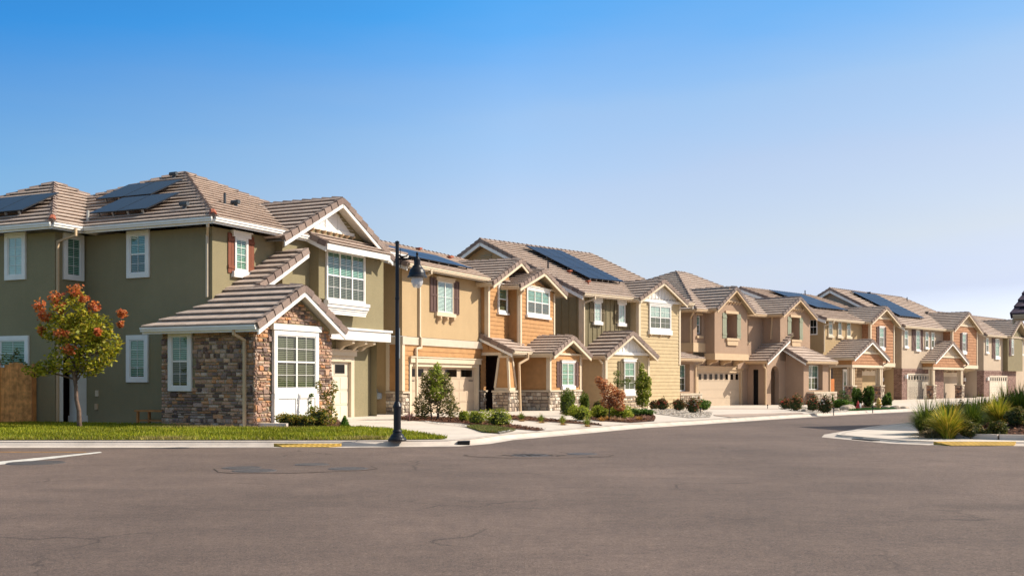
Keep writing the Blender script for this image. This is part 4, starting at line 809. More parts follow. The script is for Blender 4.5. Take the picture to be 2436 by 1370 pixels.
m.face([(E1, MW-.4, G), (E1, -.48, G), (E1, -.48, 2.85), (E1, MW-.4, 2.85)], 'stucco_taupe'); m.face([(E1, -.05, G), (E1, NB, G), (E1, NB, 2.85), (E1, -.05, 2.85)], 'stucco_taupe'); m.face([(E1, -.48, 2.35), (E1, -.05, 2.35), (E1, -.05, 2.85), (E1, -.48, 2.85)], 'stucco_taupe'); m.face([(E1+.3, -.6, G), (E1+.3, .1, G), (E1+.3, .1, 2.4), (E1+.3, -.6, 2.4)], 'dark_opening'); m.face([(E1, -.05, G), (E1+.3, -.05, G), (E1+.3, -.05, 2.35), (E1, -.05, 2.35)], 'stucco_taupe')
# arch wall
ar0, ar1, zs = 6.46, 7.61, 2.05; rr_ = (ar1-ar0)/2; ac = (ar0+ar1)/2
m.face([(E1, NB, G), (ar0, NB, G), (ar0, NB, zs), (E1, NB, zs)], 'stucco_taupe'); m.face([(ar1, NB, G), (8.62, NB, G), (8.62, NB, zs), (ar1, NB, zs)], 'stucco_taupe')
N_ = 14; pts = [(ac-rr_*math.cos(math.pi*i/N_), zs+rr_*math.sin(math.pi*i/N_)) for i in range(N_+1)]
for p, q in zip(pts[:-1], pts[1:]):
    m.face([(p[0], NB, p[1]), (q[0], NB, q[1]), (q[0], NB, 2.9), (p[0], NB, 2.9)], 'stucco_taupe'); m.face([(p[0], NB, p[1]), (q[0], NB, q[1]), (q[0], NB-.35, q[1]), (p[0], NB-.35, p[1])], 'stucco_taupe')
m.face([(E1, NB, zs), (ar0, NB, zs), (ar0, NB, 2.9), (E1, NB, 2.9)], 'stucco_taupe'); m.face([(ar1, NB, zs), (8.62, NB, zs), (8.62, NB, 2.9), (ar1, NB, 2.9)], 'stucco_taupe'); m.face([(E1, NB, 2.9), (8.62, NB, 2.9), (8.62, NB, 3.9), (7.75, NB, 3.9)], 'stucco_taupe')
for a in (ar0, ar1): m.face([(a, NB, G), (a, NB-.35, G), (a, NB-.35, zs), (a, NB, zs)], 'stucco_taupe')
m.face([(ar0-.3, NB-1.3, G), (ar1+.6, NB-1.3, G), (ar1+.6, NB-1.3, 2.8), (ar0-.3, NB-1.3, 2.8)], 'stucco_taupe'); m.face([(ar1+.3, NB-1.3, G), (ar1+.3, NB-.3, G), (ar1+.3, NB-.3, 2.8), (ar1+.3, NB-1.3, 2.8)], 'stucco_taupe')
m.box(-.8, 5.6, MW-.6, -1.0, 2.4, 3.02, 'stucco_taupe'); m.box(5.2, 5.84, MW-.6, -.95, G, 3.0, 'stucco_taupe'); m.box(-1.3, -.72, MW-.6, -1.0, G, 3.02, 'stucco_taupe')
# right room and left room
def room(a0, a1, b0, b1, zs_, hole):
    m.face([(a0, b0, G), (a0, b1, G), (a0, b1, 2.85), (a0, b0, 3.75)], 'stucco_taupe'); m.face([(a1, b0, G), (a1, b1, G), (a1, b1, 2.85), (a1, b0, 3.75)], 'stucco_taupe'); holewall(m, a0, a1, G, 2.85, b1, [hole], 'stucco_taupe', .45, back='stucco_taupe')
RF = 2.05; hr = (*F4.n(1924, 900, RF)[:1], *F4.n(1957, 900, RF)[:1], .85, 2.75); room(8.62, 12.55, NB-.5, RF, 0, (hr[0], hr[1], .85, 2.75))
LFb = 1.0; la0 = F4.n(1593, 900, LFb)[0]; la1 = F4.n(1652, 900, LFb)[0]; hl0, hl1 = F4.n(1607, 900, LFb)[0], F4.n(1641, 900, LFb)[0]; room(la0, la1, -3.6, LFb, 0, (hl0, hl1, .85, 2.62))
m.build('wall', H)
m = MB(); m.box(-1.46, .02, MW-.02, MW+.06, 3.5, 4.12, 'tan_trim'); m.box(-1.46, -1.4, -8, MW, 3.5, 4.12, 'tan_trim'); m.box(-.06, 4.33, -.78, .07, 2.98, 3.42, 'tan_trim'); m.build('belt_course', H)
for x in (.55, 2.3, 4.0): corbel(H, 'n', -.95, x, 2.97, .85, .34, .2, 'tan_trim')
garage(H, -1.0, -.5, 4.98, -.26, 2.12, 8, sq=True, tm='tan_trim', dm='garage_paint', header=(.1, .2), jamb=.2, hpos=0, vgroove=False)
w_ = F4.rn(1671, 1682, 748, 787, MW-.28)
window(H, 'n', MW-.22, (-.95, -.38, 4.75, 5.95), .02, grid=(2, 4), up='glass_teal', lo='glass_screen')
window(H, 'n', MW-.22, (4.77, 5.6, 4.45, 6.0), .02, grid=(2, 4), up='glass_teal', lo='glass_screen')
window(H, 'n', NB-.73, (9.42, 10.2, 4.65, 6.1), .02, grid=(2, 4), up='glass_teal', lo='glass_screen')
for (a0, a1, b, zt_) in ((hr[0], hr[1], RF, 2.72), (hl0, hl1, LFb, 2.6)): window(H, 'n', b-.42, (a0+.02, a1-.02, .88, zt_-.02), .02, lites=2, grid=(2, 4), up='glass_teal', lo='glass_screen')
for (hh, b, sh) in ((h1, 0, 1), (h2, NB, 1)):
    shutter(H, 'n', b, (hh[0]-.52, hh[0]-.01, hh[2]-.02, hh[3]+.02), 'sage_shutter'); shutter(H, 'n', b, (hh[1]+.01, hh[1]+.5, hh[2]-.02, hh[3]+.02), 'sage_shutter')
    m = MB(TF('n', b)); m.box(hh[0]-.2, hh[1]+.1, 0, .09, hh[3], hh[3]+.18, 'tan_trim'); m.build('window_head', H)
    m = MB(TF('n', b)); m.box(hh[0]-.12, hh[1]+.15, 0, .14, hh[2]-.16, hh[2], 'tan_trim'); m.box(hh[0], hh[1]+.03, 0, .09, hh[2]-.45, hh[2]-.16, 'tan_trim'); m.box(hh[0]+.04, hh[1], 0, .11, hh[2]-.5, hh[2]-.45, 'tan_trim'); m.build('sill', H)
for a0, a1 in ((-1.05, -.28), (4.7, 5.8)): m = MB(TF('n', MW)); m.box(a0, a1, 0, .1, 4.45 if a0 < 0 else 4.2, 4.6 if a0 < 0 else 4.36, 'tan_trim'); m.box(a0, a1, 0, .05, 6.02, 6.15, 'tan_trim'); m.build('sill', H)
def corbels(off, c, z, n=6, sp=.37):
    m = MB(TF('n', off)); hw = n*sp/2+.1; m.box(c-hw, c+hw, 0, .08, z, z+.08, 'tan_trim'); m.face([(c-hw+.1, .02, z+.08), (c+hw-.1, .02, z+.08), (c, .02, z+.08+(hw-.1)*.62)], 'tan_trim'); m.build('gable_panel', H)
    for i in range(n): corbel(H, 'n', off, c-sp*(n-1)/2+i*sp, z, .18, .18, .1, 'tan_trim')
corbels(0, 2.15, 7.02, 6, .38); corbels(NB, 10.05, 6.86, 6, .36)
for a0, a1, b in ((hr[0]-.25, 12.6, RF), (hl0-.25, la1, LFb)):
    m = MB(); wallbox(m, a0, a1, b, b+.55, G, .62, 'dark_bark', 'unU'); m.box(a0-.06, a1+.06, b, b+.6, .62, .74, 'stone_cap'); Pm = m.build('planter_wall', H)
    stones(H, 'u', a0, b+.02, b+.57, G+.2, .62, rh=(.08, .15), rw=(.2, .5)); stones(H, 'n', b+.55, a0-.03, a1+.03, G+.2, .62, pal=PALE, rh=(.08, .15), rw=(.2, .5))
GREYR = [(.19, .15, .135), (.23, .18, .16), (.16, .13, .125), (.21, .165, .15)]
R = Roof(H, 'tan_trim', cols=GREYR); R.hip(-1.95, 13.0, -15.5, MW+.55, 6.35, (5.0, -6.6, 9.75), g='ab', ridge=(6.5, -6.6, 9.75)); R.done()
R = Roof(H, 'tan_trim', cols=GREYR); R.gable('b', 2.15, 2.5, -4.2, .42, 6.42, .64, ends=(1,), g=(1, 1)); R.done()
R = Roof(H, 'tan_trim', cols=GREYR); R.gable('b', 10.05, 2.6, -3.5, NB+.42, 6.38, .52, ends=(1,), g=(1, 1)); R.done()
R = Roof(H, 'tan_trim', cols=GREYR); n1 = R.plane([(5.35, NB+.35, 2.95), (5.35, MW-.2, 2.95), (9.2, MW-.2, 5.0), (9.2, NB+.35, 5.0)]); rake(R.r, (5.35, NB+.35, 2.95), (8.55, NB+.35, 4.65), (0, 1, 0), n1, bm=R.bb); gutter(R.g, (5.35, NB+.35, 2.95), (5.35, MW, 2.95), (-1, 0, 0), 'tan_trim'); R.done()
for a0, a1, b0, b1 in ((8.2, 12.95, NB-.3, RF+.45), (la0-.45, la1+.45, -2.2, LFb+.45)):
    R = Roof(H, 'tan_trim', cols=GREYR); sl = .58 if a0 > 0 else .34; zt_ = 2.95+sl*(b1-b0); n1 = R.plane([(a0, b1, 2.95), (a1, b1, 2.95), (a1-(b1-b0)*.9, b0, zt_), (a0, b0, zt_)]); n2 = R.plane([(a1, b1, 2.95), (a1-(b1-b0)*.9, b0, zt_), (a1, b0, 2.95)])
    rake(R.r, (a0, b1, 2.95), (a0, b0, zt_), (-1, 0, 0), n1, bm=R.bb); capline(R.c, (a1, b1, 2.95), (a1-(b1-b0)*.9, b0, zt_), n1, n2); gutter(R.g, (a0, b1, 2.95), (a1, b1, 2.95), (0, 1, 0), 'tan_trim'); R.done()
downspout(H, [(C1-.05, 0, 6.3), (C1-.06, -.1, 4.6)], 'tan_trim', .1); downspout(H, [(-1.8, -.5, 6.2), (-1.8, -.6, 6.0), (-1.46, -.95, 5.8), (-1.46, -.95, 3.6)], 'tan_trim', .09)
downspout(H, [(E1-.4, NB, 2.8), (E1-.4, NB, 2.6), (E1-.05, NB-.05, 2.4), (E1-.05, NB-.05, -.2)], 'tan_trim', .09)
downspout(H, [(12.85, RF+.4, 2.85), (12.85, RF+.4, 2.7), (12.6, RF+.05, 2.5), (12.6, RF+.05, -.2)], 'tan_trim', .09)
downspout(H, [(la1+.3, LFb+.4, 2.85), (la1+.3, LFb+.4, 2.7), (la1+.06, LFb+.05, 2.5), (la1+.06, LFb+.05, -.2)], 'tan_trim', .09)
# ------------------------------------------------------------------ HOUSES 5 to 7: shingled entry blocks with gabled porches
def porch_house(name, F, label, wall, base, AO, BO, OR, z0, ridge_b, zr, pb, nwall, extra, ze=6.38, GA=None):
    global H
    H = mkhouse(name, F, 0, label); G = -.6
    m = MB(); wallbox(m, 0, AO+.2, -13, 0, base if base else G, 6.3, wall, 'unN'); m.face([(0, .3, 6.3), (0, ridge_b, zr-.25), (0, -13, 6.5), (0, -13, 6.3)], wall)
    nwall(m); m.build('wall', H)
    m = MB(); lap(m, [(AO, -.3, 2.9), (AO, BO, 2.9), (AO, BO, 6.4), (AO, -.3, 6.4)], 'u', 'shingle', .26); lap(m, [(AO, BO, 2.95), (OR, BO, 2.95), (OR, BO, 6.35), ((AO+OR)/2, BO, 7.4), (AO, BO, 6.35)], 'n', 'shingle', .26)
    m.face([(OR, -13, G), (OR, BO, G), (OR, BO, 6.4), (OR, -13, 6.4)], wall); m.build('shingle_siding', H)
    for q in ((AO-.05, AO+.15, BO-.15), (OR-.1, OR+.06, BO-.12)): m = MB(); m.box(q[0], q[1], q[2], BO+.06, 2.9, 6.3, 'cream_trim'); m.build('corner_board', H)
    m = MB(); m.box(AO-.1, OR+.1, -.6, BO+.10, 2.72, 3.05, 'cream_trim'); m.build('belt_course', H)
    for i in range(4): corbel(H, 'n', -.35, AO+.6+i*(OR-AO-1)/3, 2.7, BO+.3, .4, .12, 'cream_trim')
    R = Roof(H); n1 = R.plane([(-.5, .5, ze), (GA[1]+1.5, .5, ze), (GA[1]+1.5-3.2, ridge_b, zr), (-.5, ridge_b, zr)]) if GA else None
    n2 = R.plane([(-.5, 2*ridge_b-.5, ze), (GA[1], 2*ridge_b-.5, ze), (GA[1]-1.7, ridge_b, zr), (-.5, ridge_b, zr)]); n3 = R.plane([(GA[1]+1.5, .5, ze), (GA[1]-1.7, ridge_b, zr), (GA[1]+1.5, 2*ridge_b-.5, ze)])
    rake(R.r, (-.5, .5, ze), (-.5, ridge_b, zr), (-1, 0, 0), n1, bm=R.bb, bh=.3); rake(R.r, (-.5, 2*ridge_b-.5, ze), (-.5, ridge_b, zr), (-1, 0, 0), n2, bm=R.bb, bh=.3); capline(R.c, (-.5, ridge_b, zr), (GA[1]-1.7, ridge_b, zr), n1, n2); capline(R.c, (GA[1]+1.5, .5, ze), (GA[1]-1.7, ridge_b, zr), n1, n3)
    gutter(R.g, (-.5, .5, ze), (AO-.3, .5, ze), (0, 1, 0)); R.done()
    c = (AO+OR)/2-.1; hw = (OR-AO)/2+.55
    R = Roof(H); R.gable('b', c, hw, -4.6, BO+.45, ze, .47, ends=(1,), g=(1, 1)); R.done()
    gpanel(BO, c, hw, ze, .47, 6.85, mt='garage_paint', bt='cream_trim', step=.3)
    # gabled porch on twin posts and stone piers
    a0, a1, b1 = pb; cx_ = (a0+a1)/2; hw = (a1-a0)/2+.35
    R = Roof(H); n1 = R.plane([(a0-.35, -1.2, 3.32), (a0-.35, b1+.4, 3.32), (cx_, b1+.4, 3.32+.46*hw), (cx_, -1.2, 3.32+.46*hw)]); n2 = R.plane([(a1+.35, -.2, 3.32), (a1+.35, b1+.4, 3.32), (cx_, b1+.4, 3.32+.46*hw), (cx_, -.2, 3.32+.46*hw)])
    rake(R.r, (a0-.35, b1+.4, 3.32), (cx_, b1+.4, 3.32+.46*hw), (0, 1, 0), n1, bm=R.bb); rake(R.r, (a1+.35, b1+.4, 3.32), (cx_, b1+.4, 3.32+.46*hw), (0, 1, 0), n2, bm=R.bb); capline(R.c, (cx_, -.2, 3.32+.46*hw), (cx_, b1+.4, 3.32+.46*hw), n1, n2); gutter(R.g, (a0-.35, -1.2, 3.32), (a0-.35, b1+.4, 3.32), (-1, 0, 0)); gutter(R.g, (a1+.35, -.2, 3.32), (a1+.35, b1+.4, 3.32), (1, 0, 0)); R.done()
    m = MB(); lap(m, [(a0+.02, b1, 2.75), (a1-.02, b1, 2.75), (a1-.02, b1, 3.3), (cx_, b1, 4.2), (a0+.02, b1, 3.3)], 'n', 'shingle', .24); lap(m, [(a0, -.1, 2.75), (a0, b1-.02, 2.75), (a0, b1-.02, 3.2), (a0, -.1, 3.2)], 'u', 'orange_siding', .3); m.build('porch_gable', H)
    gpanel(b1, cx_, hw, 3.32, .46, 3.82, mt='garage_paint', bt='cream_trim', step=.3)
    m = MB(); m.box(a0-.05, a1+.05, b1-.2, b1+.08, 2.58, 2.78, 'cream_trim'); m.box(a0-.05, a0+.12, -.1, b1-.2, 2.58, 2.78, 'cream_trim'); m.build('porch_beam', H)
    for x in (a0, a1-.55):
        m = MB(); wallbox(m, x, x+.6, b1-.55, b1+.05, G, 1.1, 'dark_bark', 'unUN'); m.box(x-.07, x+.67, b1-.62, b1+.12, 1.1, 1.2, 'stone_cap'); m.build('pier', H); stones(H, 'u', x, b1-.55, b1+.07, G+.2, 1.1, rh=(.1, .2), rw=(.2, .4)); stones(H, 'n', b1+.05, x-.03, x+.62, G+.2, 1.1, pal=PALE, rh=(.1, .2), rw=(.2, .4))
        for dx, dy in ((.08, -.28), (.36, -.28), (.36, -.02), (.08, -.02)): m = MB(); m.box(x+dx, x+dx+.15, b1+dy-.14, b1+dy+.01, 1.2, 2.58, 'cream_trim'); m.build('post', H)
    downspout(H, [(a1+.3, b1+.2, 3.2), (a1+.3, b1+.2, 3.0), (a1+.02, b1-.05, 2.8), (a1+.02, b1-.05, 1.3)], 'brown_shutter', .07)
    r_ = F.rn(2092, 2104, 769, 826, BO) if name.startswith('tan') else None
    wc = AO+(OR-AO)*.45; window(H, 'n', BO+.02, (wc-.42, wc+.42, 4.35, 6.0), .04, grid=(2, 4), up='glass_teal', lo='glass_screen', head=(.1, .12), sill=(.12, .3)); shutter(H, 'n', BO+.03, (wc-.9, wc-.45, 4.3, 6.05), 'brown_shutter', 'panel'); shutter(H, 'n', BO+.03, (wc+.45, wc+.88, 4.3, 6.05), 'brown_shutter', 'panel'); corbel(H, 'n', BO, wc+.05, 4.04, .2, .35, .12, 'brown_shutter')
    extra(); return H
# house 5
F5 = frame(1958, 86., UB)
def nw5(m): wallbox(m, AO5, 11.3, -.7, -.35, -.5, 2.75, 'stucco_sand', 'n')
AO5, BO5, OR5 = 6.83, .69, 11.37
def ex5():
    for x0, x1 in ((1969, 1979.5), (1991.5, 2001), (2012.5, 2022.5)):
        r = F5.rn(x0, x1, 762, 797, 0); window(H, 'n', .01, (r[0], r[1], 5.12, 6.28), .06, grid=(2, 4), up='glass_teal', lo='glass_screen', sill=(.12, .18), head=(.1, .12), tm='cream_trim', fine=False)
    r = F5.ru(1926, 1945, 758, 794, 0); window(H, 'u', 0, (r[0], r[1], 5.15, 6.4), .05, grid=(2, 2), up='glass_dark', lo='glass_dark', slats=False)
    m = MB(); lap(m, [(0, -.02, -.5), (AO5, -.02, -.5), (AO5, -.02, 2.9), (0, -.02, 2.9)], 'n', 'shingle_tan', .26); m.build('shingle_siding', H)
    window(H, 'n', .0, (3.3, 3.95, .25, 2.4), .1, mid=0, grid=(1, 1), up='glass_teal', slats=False, head=(.06, .08)); m = MB(TF('n', .03)); m.box(4.0, 5.0, 0, .05, -.1, 2.3, 'dark_door'); m.build('door', H)
    m = MB(TF('n', .03)); m.box(.7, 1.5, 0, .04, .6, 2.5, 'dark_door'); m.build('shutter', H)
    garage(H, -.3, 7.3, 10.6, -.2, 2.0, 3, header=(.05, .2), tm='cream_trim', jamb=.15, hpos=0)
    stones(H, 'n', -.34, 10.75, 11.35, -.4, 2.7, rh=(.12, .22), rw=(.2, .45)); stones(H, 'n', -.34, 6.9, 10.75, 2.4, 2.7, rh=(.12, .18), rw=(.2, .45))
    sl = (9.2-6.38)/7.55; nA = Vector((0, sl, 1)).normalized(); eU = Vector((0, -1, sl)).normalized(); on = lambda a, b: (a, b, 6.44+sl*(.5-b))
    solar_array(H, on(2.6, -1.9), (1, 0, 0), eU, nA, 5, 3, 1.08, 1.55, lift=.2); vent(H, on(9.9, -6.8), 'pipe', 'black_metal')
    m = MB(); m.box(11.0, 11.2, -.3, -.1, 1.5, 1.8, 'white_trim'); m.build('wall_lamp', H)
    downspout(H, [(11.5, .3, 2.7), (11.42, -.2, 2.4), (11.42, -.25, -.2)], 'cream_trim', .08); downspout(H, [(.6, .58, 6.25), (.6, .58, 6.05), (.06, .07, 5.85), (.06, .07, 3.8)], 'cream_trim', .08)
porch_house('tan_shingle_house', F5, 'tan stucco house with orange shingled gable and three narrow upstairs windows', 'stucco_sand', 2.6, AO5, BO5, OR5, 0, -7.05, 9.2, (.35, 5.9, 2.2), nw5, ex5, GA=(0, 13.5))
# house 6
F6 = frame(2145, 96., UB)
def brickbase(a1, gdx):
    m = MB(); wallbox(m, -.03, a1, -8, .03, -.6, 2.55, 'brick_red', 'un'); m.box(-.06, a1, -7.9, .07, 2.42, 2.62, 'brick_red'); m.build('brick_veneer', H)
def ex6f(F, xs, sh, win2):
    def f():
        brickbase(AO6, 0)
        garage(H, .05, 1.15, 6.0, -.15, 2.1, 8, sq=True, tm='garage_white', dm='garage_white', jamb=.1, rec=.04, hpos=0, vgroove=False)
        m = MB(); m.box(.55, .8, .04, .24, 1.75, 2.1, 'white_trim'); m.build('wall_lamp', H)
        for a0, a1 in ((.45, 1.15), (4.95, 5.6), (6.3, 6.95)): window(H, 'n', .02, (a0, a1, 4.55, 6.0), .05, grid=(1, 2), up='glass_teal', lo='glass_screen', sill=(.1, .16), fine=False)
        window(H, 'n', .02, (2.9, 3.75, 4.3, 6.1), .05, mid=0, grid=(2, 5), up='glass_teal', sill=(.1, .14)); shutter(H, 'n', .02, (2.1, 2.85, 4.25, 6.15), 'brown_shutter', 'brace'); shutter(H, 'n', .02, (3.8, 4.5, 4.25, 6.15), 'brown_shutter', 'brace')
        sl = (9.95-6.3)/7.0; nA = Vector((0, sl, 1)).normalized(); eU = Vector((0, -1, sl)).normalized(); on = lambda a, b: (a, b, 6.36+sl*(.5-b))
        solar_array(H, on(2.1, -1.1), (1, 0, 0), eU, nA, 5, 3, 1.05, 1.75, lift=.2)
        for a, b, k in ((6.5, -6.0, 'hood'), (14.0, -5.5, 'pipe'), (11.8, -2.6, 'hood')): vent(H, on(a, b), k, 'black_metal')
        garage(H, -.3, AO6+.4, AO6+4.6, -.2, 1.95, 4, header=(.05, .2), tm='cream_trim', jamb=.15, hpos=0)
        stones(H, 'n', -.34, OR6-1.1, OR6-.05, -.4, 2.7, rh=(.12, .22), rw=(.2, .45)); stones(H, 'n', -.34, AO6+.1, OR6-1.1, 2.3, 2.7, rh=(.12, .18), rw=(.2, .45))
        m = MB(); m.box(OR6-.7, OR6-.45, -.3, -.05, 1.5, 1.85, 'white_trim'); m.build('wall_lamp', H)
        m = MB(); m.tube([(-.25, -1.6, -.2), (-.25, -1.6, .7)], .04, 'meter_grey', 6); m.box(-.45, -.1, -2.0, -1.3, .5, 1.0, 'meter_grey'); m.build('gas_meter', H)
    return f
AO6, BO6, OR6 = 9.23, .82, 15.4
def nw6(m): wallbox(m, AO6, OR6, -.7, -.35, -.5, 2.75, 'stucco_grey', 'n')
porch_house('brick_base_house', F6, 'grey stucco house with a brick base, white garage door and orange shingled gable', 'stucco_grey', 2.5, AO6, BO6, OR6, 0, -6.5, 9.95, (4.4, 11.6, .95), nw6, ex6f(F6, 0, 0, 0), ze=6.3, GA=(0, 17.0))
# house 7
F7 = frame(2340, 113., UB); H = mkhouse('far_brick_base_house', F7, 0, 'grey stucco house with brick base at the far right end of the row')
m = MB(); wallbox(m, 0, 14, -12, 0, -.6, 6.2, 'stucco_grey', 'uUn'); m.face([(0, .3, 6.2), (0, -4.5, 8.4), (0, -12, 6.3)], 'stucco_grey'); m.build('wall', H)
m = MB(); wallbox(m, 5.6, 10.2, 0, .5, 2.6, 6.2, 'green_board', 'un'); m.face([(5.6, .5, 6.2), (10.2, .5, 6.2), (7.9, .5, 7.4)], 'green_board'); m.build('gable_bay', H)
brickbase(9.5, 0); garage(H, .05, 1.6, 6.6, -.2, 2.0, 8, sq=True, tm='garage_white', dm='garage_white', jamb=.1, rec=.04, hpos=0, vgroove=False)
R = Roof(H); R.gable('a', -4.5, 5.0, -.5, 20, 6.25, .5, ends=(0,), g=(0, 1)); R.done(); R = Roof(H); R.gable('b', 8.3, 2.9, -5.5, .95, 6.3, .62, ends=(1,), g=(1, 1)); R.done()
for a0, a1 in ((.5, 1.2), (11.0, 11.6)): window(H, 'n', .02, (a0, a1, 4.5, 6.0), .05, grid=(1, 2), up='glass_teal', sill=(.1, .16), fine=False)
window(H, 'n', .02, (3.2, 4.3, 4.1, 6.0), .05, mid=0, grid=(2, 5), up='glass_teal', sill=(.15, .3)); shutter(H, 'n', .02, (2.3, 3.15, 3.9, 6.0), 'brown_shutter', 'brace'); shutter(H, 'n', .52, (5.9, 6.5, 4.2, 6.0), 'brown_shutter', 'brace'); window(H, 'n', .52, (6.55, 7.2, 4.3, 6.0), .05, grid=(1, 2), up='glass_clear')
solar_array(H, (1.0, -3.2, 6.3+.5*3.4), (1, 0, 0), Vector((0, -1, .5)).normalized(), Vector((0, .5, 1)).normalized(), 6, 1, 1.0, 1.6)
m = MB(TF('n', .02)); m.box(.7, 1.0, 0, .2, 1.6, 1.95, 'white_trim'); m.build('wall_lamp', H)
# house beyond, seen only as a roof peak
F9 = frame(2238, 138, UB); H = mkhouse('rear_house', F9, 0, 'distant house showing only its tiled roof peak above the brick base house'); m = MB(); wallbox(m, 0, 12, -11, 0, -.6, 8.0, 'stucco_sand', 'uUn'); m.face([(0, .2, 8), (0, -5, 10.2), (0, -11, 8)], 'stucco_sand'); m.build('wall', H); R = Roof(H); R.gable('a', -5, 5.6, -.5, 8, 7.9, .5, ends=(0,), g=(0, 1)); R.done()
# last house along the street, right of the far brick house
F10 = frame(2425, 133, UB); H = mkhouse('end_house', F10, 0, 'tan house with tiled roof cut by the right edge, beyond the grey gable'); m = MB(); wallbox(m, 0, 12, -11, 0, -.6, 6.2, 'stucco_sand', 'uUn'); wallbox(m, 0, 6, 0, 3, -.6, 2.6, 'orange_siding', 'uUn'); m.build('wall', H); R = Roof(H); R.gable('a', -5, 5.6, -.5, 14, 6.2, .5, ends=(0,), g=(0, 1)); R.done(); R = Roof(H); R.gable('b', 3, 3.6, -.5, 3.4, 2.7, .5, ends=(1,), g=(1, 1)); R.done()
window(H, 'n', .02, (1.0, 1.7, 4.3, 5.7), .08, grid=(1, 2), up='glass_dark', fine=False)
# ------------------------------------------------------------------ HOUSE 8: dark roofed house at the right edge
F8 = Fr((15.25, 33.4), UB); H = mkhouse('dark_roof_house', F8, 0, 'single storey house with dark purple tile roof, only its eave corner at the right edge')
m = MB(); wallbox(m, .9, 10, 1.0, 9.5, -.3, 3.3, 'stucco_taupe', 'uUnN'); m.build('wall', H)
R = Roof(H, 'tan_trim', tile='tile_dark', cols=[(.07, .05, .075), (.055, .042, .06)]); DK = R; R.gable('b', 5.3, 5.3, -.9+.85, 10.2, 3.52, .62, ends=(0, 1), g=(1, 1)); R.done()
# ------------------------------------------------------------------ planting beds, lawn, drives
def zz(x, y, d=0.): return gz(x, y)+d
LAWN = [(-40, 25.75), (-11.5, 25.75), (-6, 25.75), (-3.0, 25.8), (-1.75, 26.0), (-1.55, 26.5), (-2.6, 29.3), (-3.6, 31.5), (-4.5, 32.6), (-5.4, 32.3), (-6.4, 32.0), (-6.9, 32.3), (-7.6, 32.0), (-9.3, 33.0), (-11.2, 34.5), (-14.5, 37.0), (-16.2, 36.6), (-30, 37.4), (-40, 38)]
sheet('lawn', LAWN, 'lawn_soil', .02)
def inside(p, poly):
    x, y = p; c = False
    for i in range(len(poly)):
        (x0, y0), (x1, y1) = poly[i-1], poly[i]
        if (y0 > y) != (y1 > y) and x < (x1-x0)*(y-y0)/(y1-y0)+x0: c = not c
    return c
def scatter(poly, n, rnd=None):
    rnd = rnd or random; xs = [p[0] for p in poly]; ys = [p[1] for p in poly]; o = []
    while len(o) < n:
        p = (rnd.uniform(min(xs), max(xs)), rnd.uniform(min(ys), max(ys)))
        if inside(p, poly): o.append(p)
    return o
def fast_mesh(name, V, F, C, m, parent=None, **k):
    """V (n,3), F (m,k), C (m,3) face colours"""
    me = bpy.data.meshes.new(name); nv, nf, kk = len(V), len(F), F.shape[1]
    me.vertices.add(nv); me.vertices.foreach_set('co', V.astype(np.float32).ravel()); me.loops.add(nf*kk); me.loops.foreach_set('vertex_index', F.astype(np.int32).ravel())
    me.polygons.add(nf); me.polygons.foreach_set('loop_start', np.arange(0, nf*kk, kk, dtype=np.int32)); me.update(calc_edges=True)
    ca = me.color_attributes.new('Col', 'FLOAT_COLOR', 'CORNER'); cc = np.ones((nf*kk, 4), np.float32); cc[:, :3] = np.repeat(C, kk, 0); ca.data.foreach_set('color', cc.ravel())
    me.materials.append(M[m]); return link(name, me, parent, **k)
def pick(cols, n, var=.25):
    c = np.array(cols)[RS.randint(0, len(cols), n)]; return c*(1+RS.uniform(-var, var, (n, 1)))
GREEN = [(.22, .25, .010), (.28, .29, .012), (.14, .18, .008), (.34, .32, .025)]
def blades(name, P, h, w, cols, m='blade', parent=None, lean=.5, zf=None, **k):
    P = np.array(P); n = len(P); a = RS.uniform(0, 6.283, n); hh = h*RS.uniform(.6, 1.25, n); z0 = np.array([zf(x, y) for x, y in P])
    dx, dy = np.cos(a)*w/2, np.sin(a)*w/2; lx, ly = RS.normal(0, lean, n)*hh, RS.normal(0, lean, n)*hh
    V = np.zeros((n, 3, 3)); V[:, 0] = np.c_[P[:, 0]-dx, P[:, 1]-dy, z0]; V[:, 1] = np.c_[P[:, 0]+dx, P[:, 1]+dy, z0]; V[:, 2] = np.c_[P[:, 0]+lx, P[:, 1]+ly, z0+hh]
    return fast_mesh(name, V.reshape(-1, 3), np.arange(3*n).reshape(n, 3), pick(cols, n) if not callable(cols) else cols(P), m, parent, **k)
def lawncol(P):
    c = pick(GREEN, len(P)); dry = np.array([(.34, .26, .10)]); t = np.zeros(len(P))
    for cx, cy, r in ((-9.0, 32.6, 1.1), (-6.9, 32.0, .6), (-8.2, 26.0, .5), (-3.4, 26.1, .45)): t = np.maximum(t, np.clip(1.3-np.hypot((P[:, 0]-cx)/1.6, (P[:, 1]-cy))/r, 0, .85))
    e = np.clip((26.15-P[:, 1])/.5, 0, .45)*(RS.rand(len(P)) > .45); t = np.maximum(t, e)
    n = .5+.5*np.sin(P[:, 0]*1.3+np.sin(P[:, 1]*2.1)*1.4); c = c*(.8+.4*n[:, None]); return c*(1-t[:, None])+dry*t[:, None]
LV = [(-14.5, 25.78), *LAWN[2:15], (-18.5, 37), (-14.5, 25.78)]
blades('grass', scatter(LV, 52000), .085, .035, lawncol, lean=.35, zf=lambda x, y: gz(x, y)+.015, kind='stuff', label='mown green lawn in front of the olive house', cat='lawn')
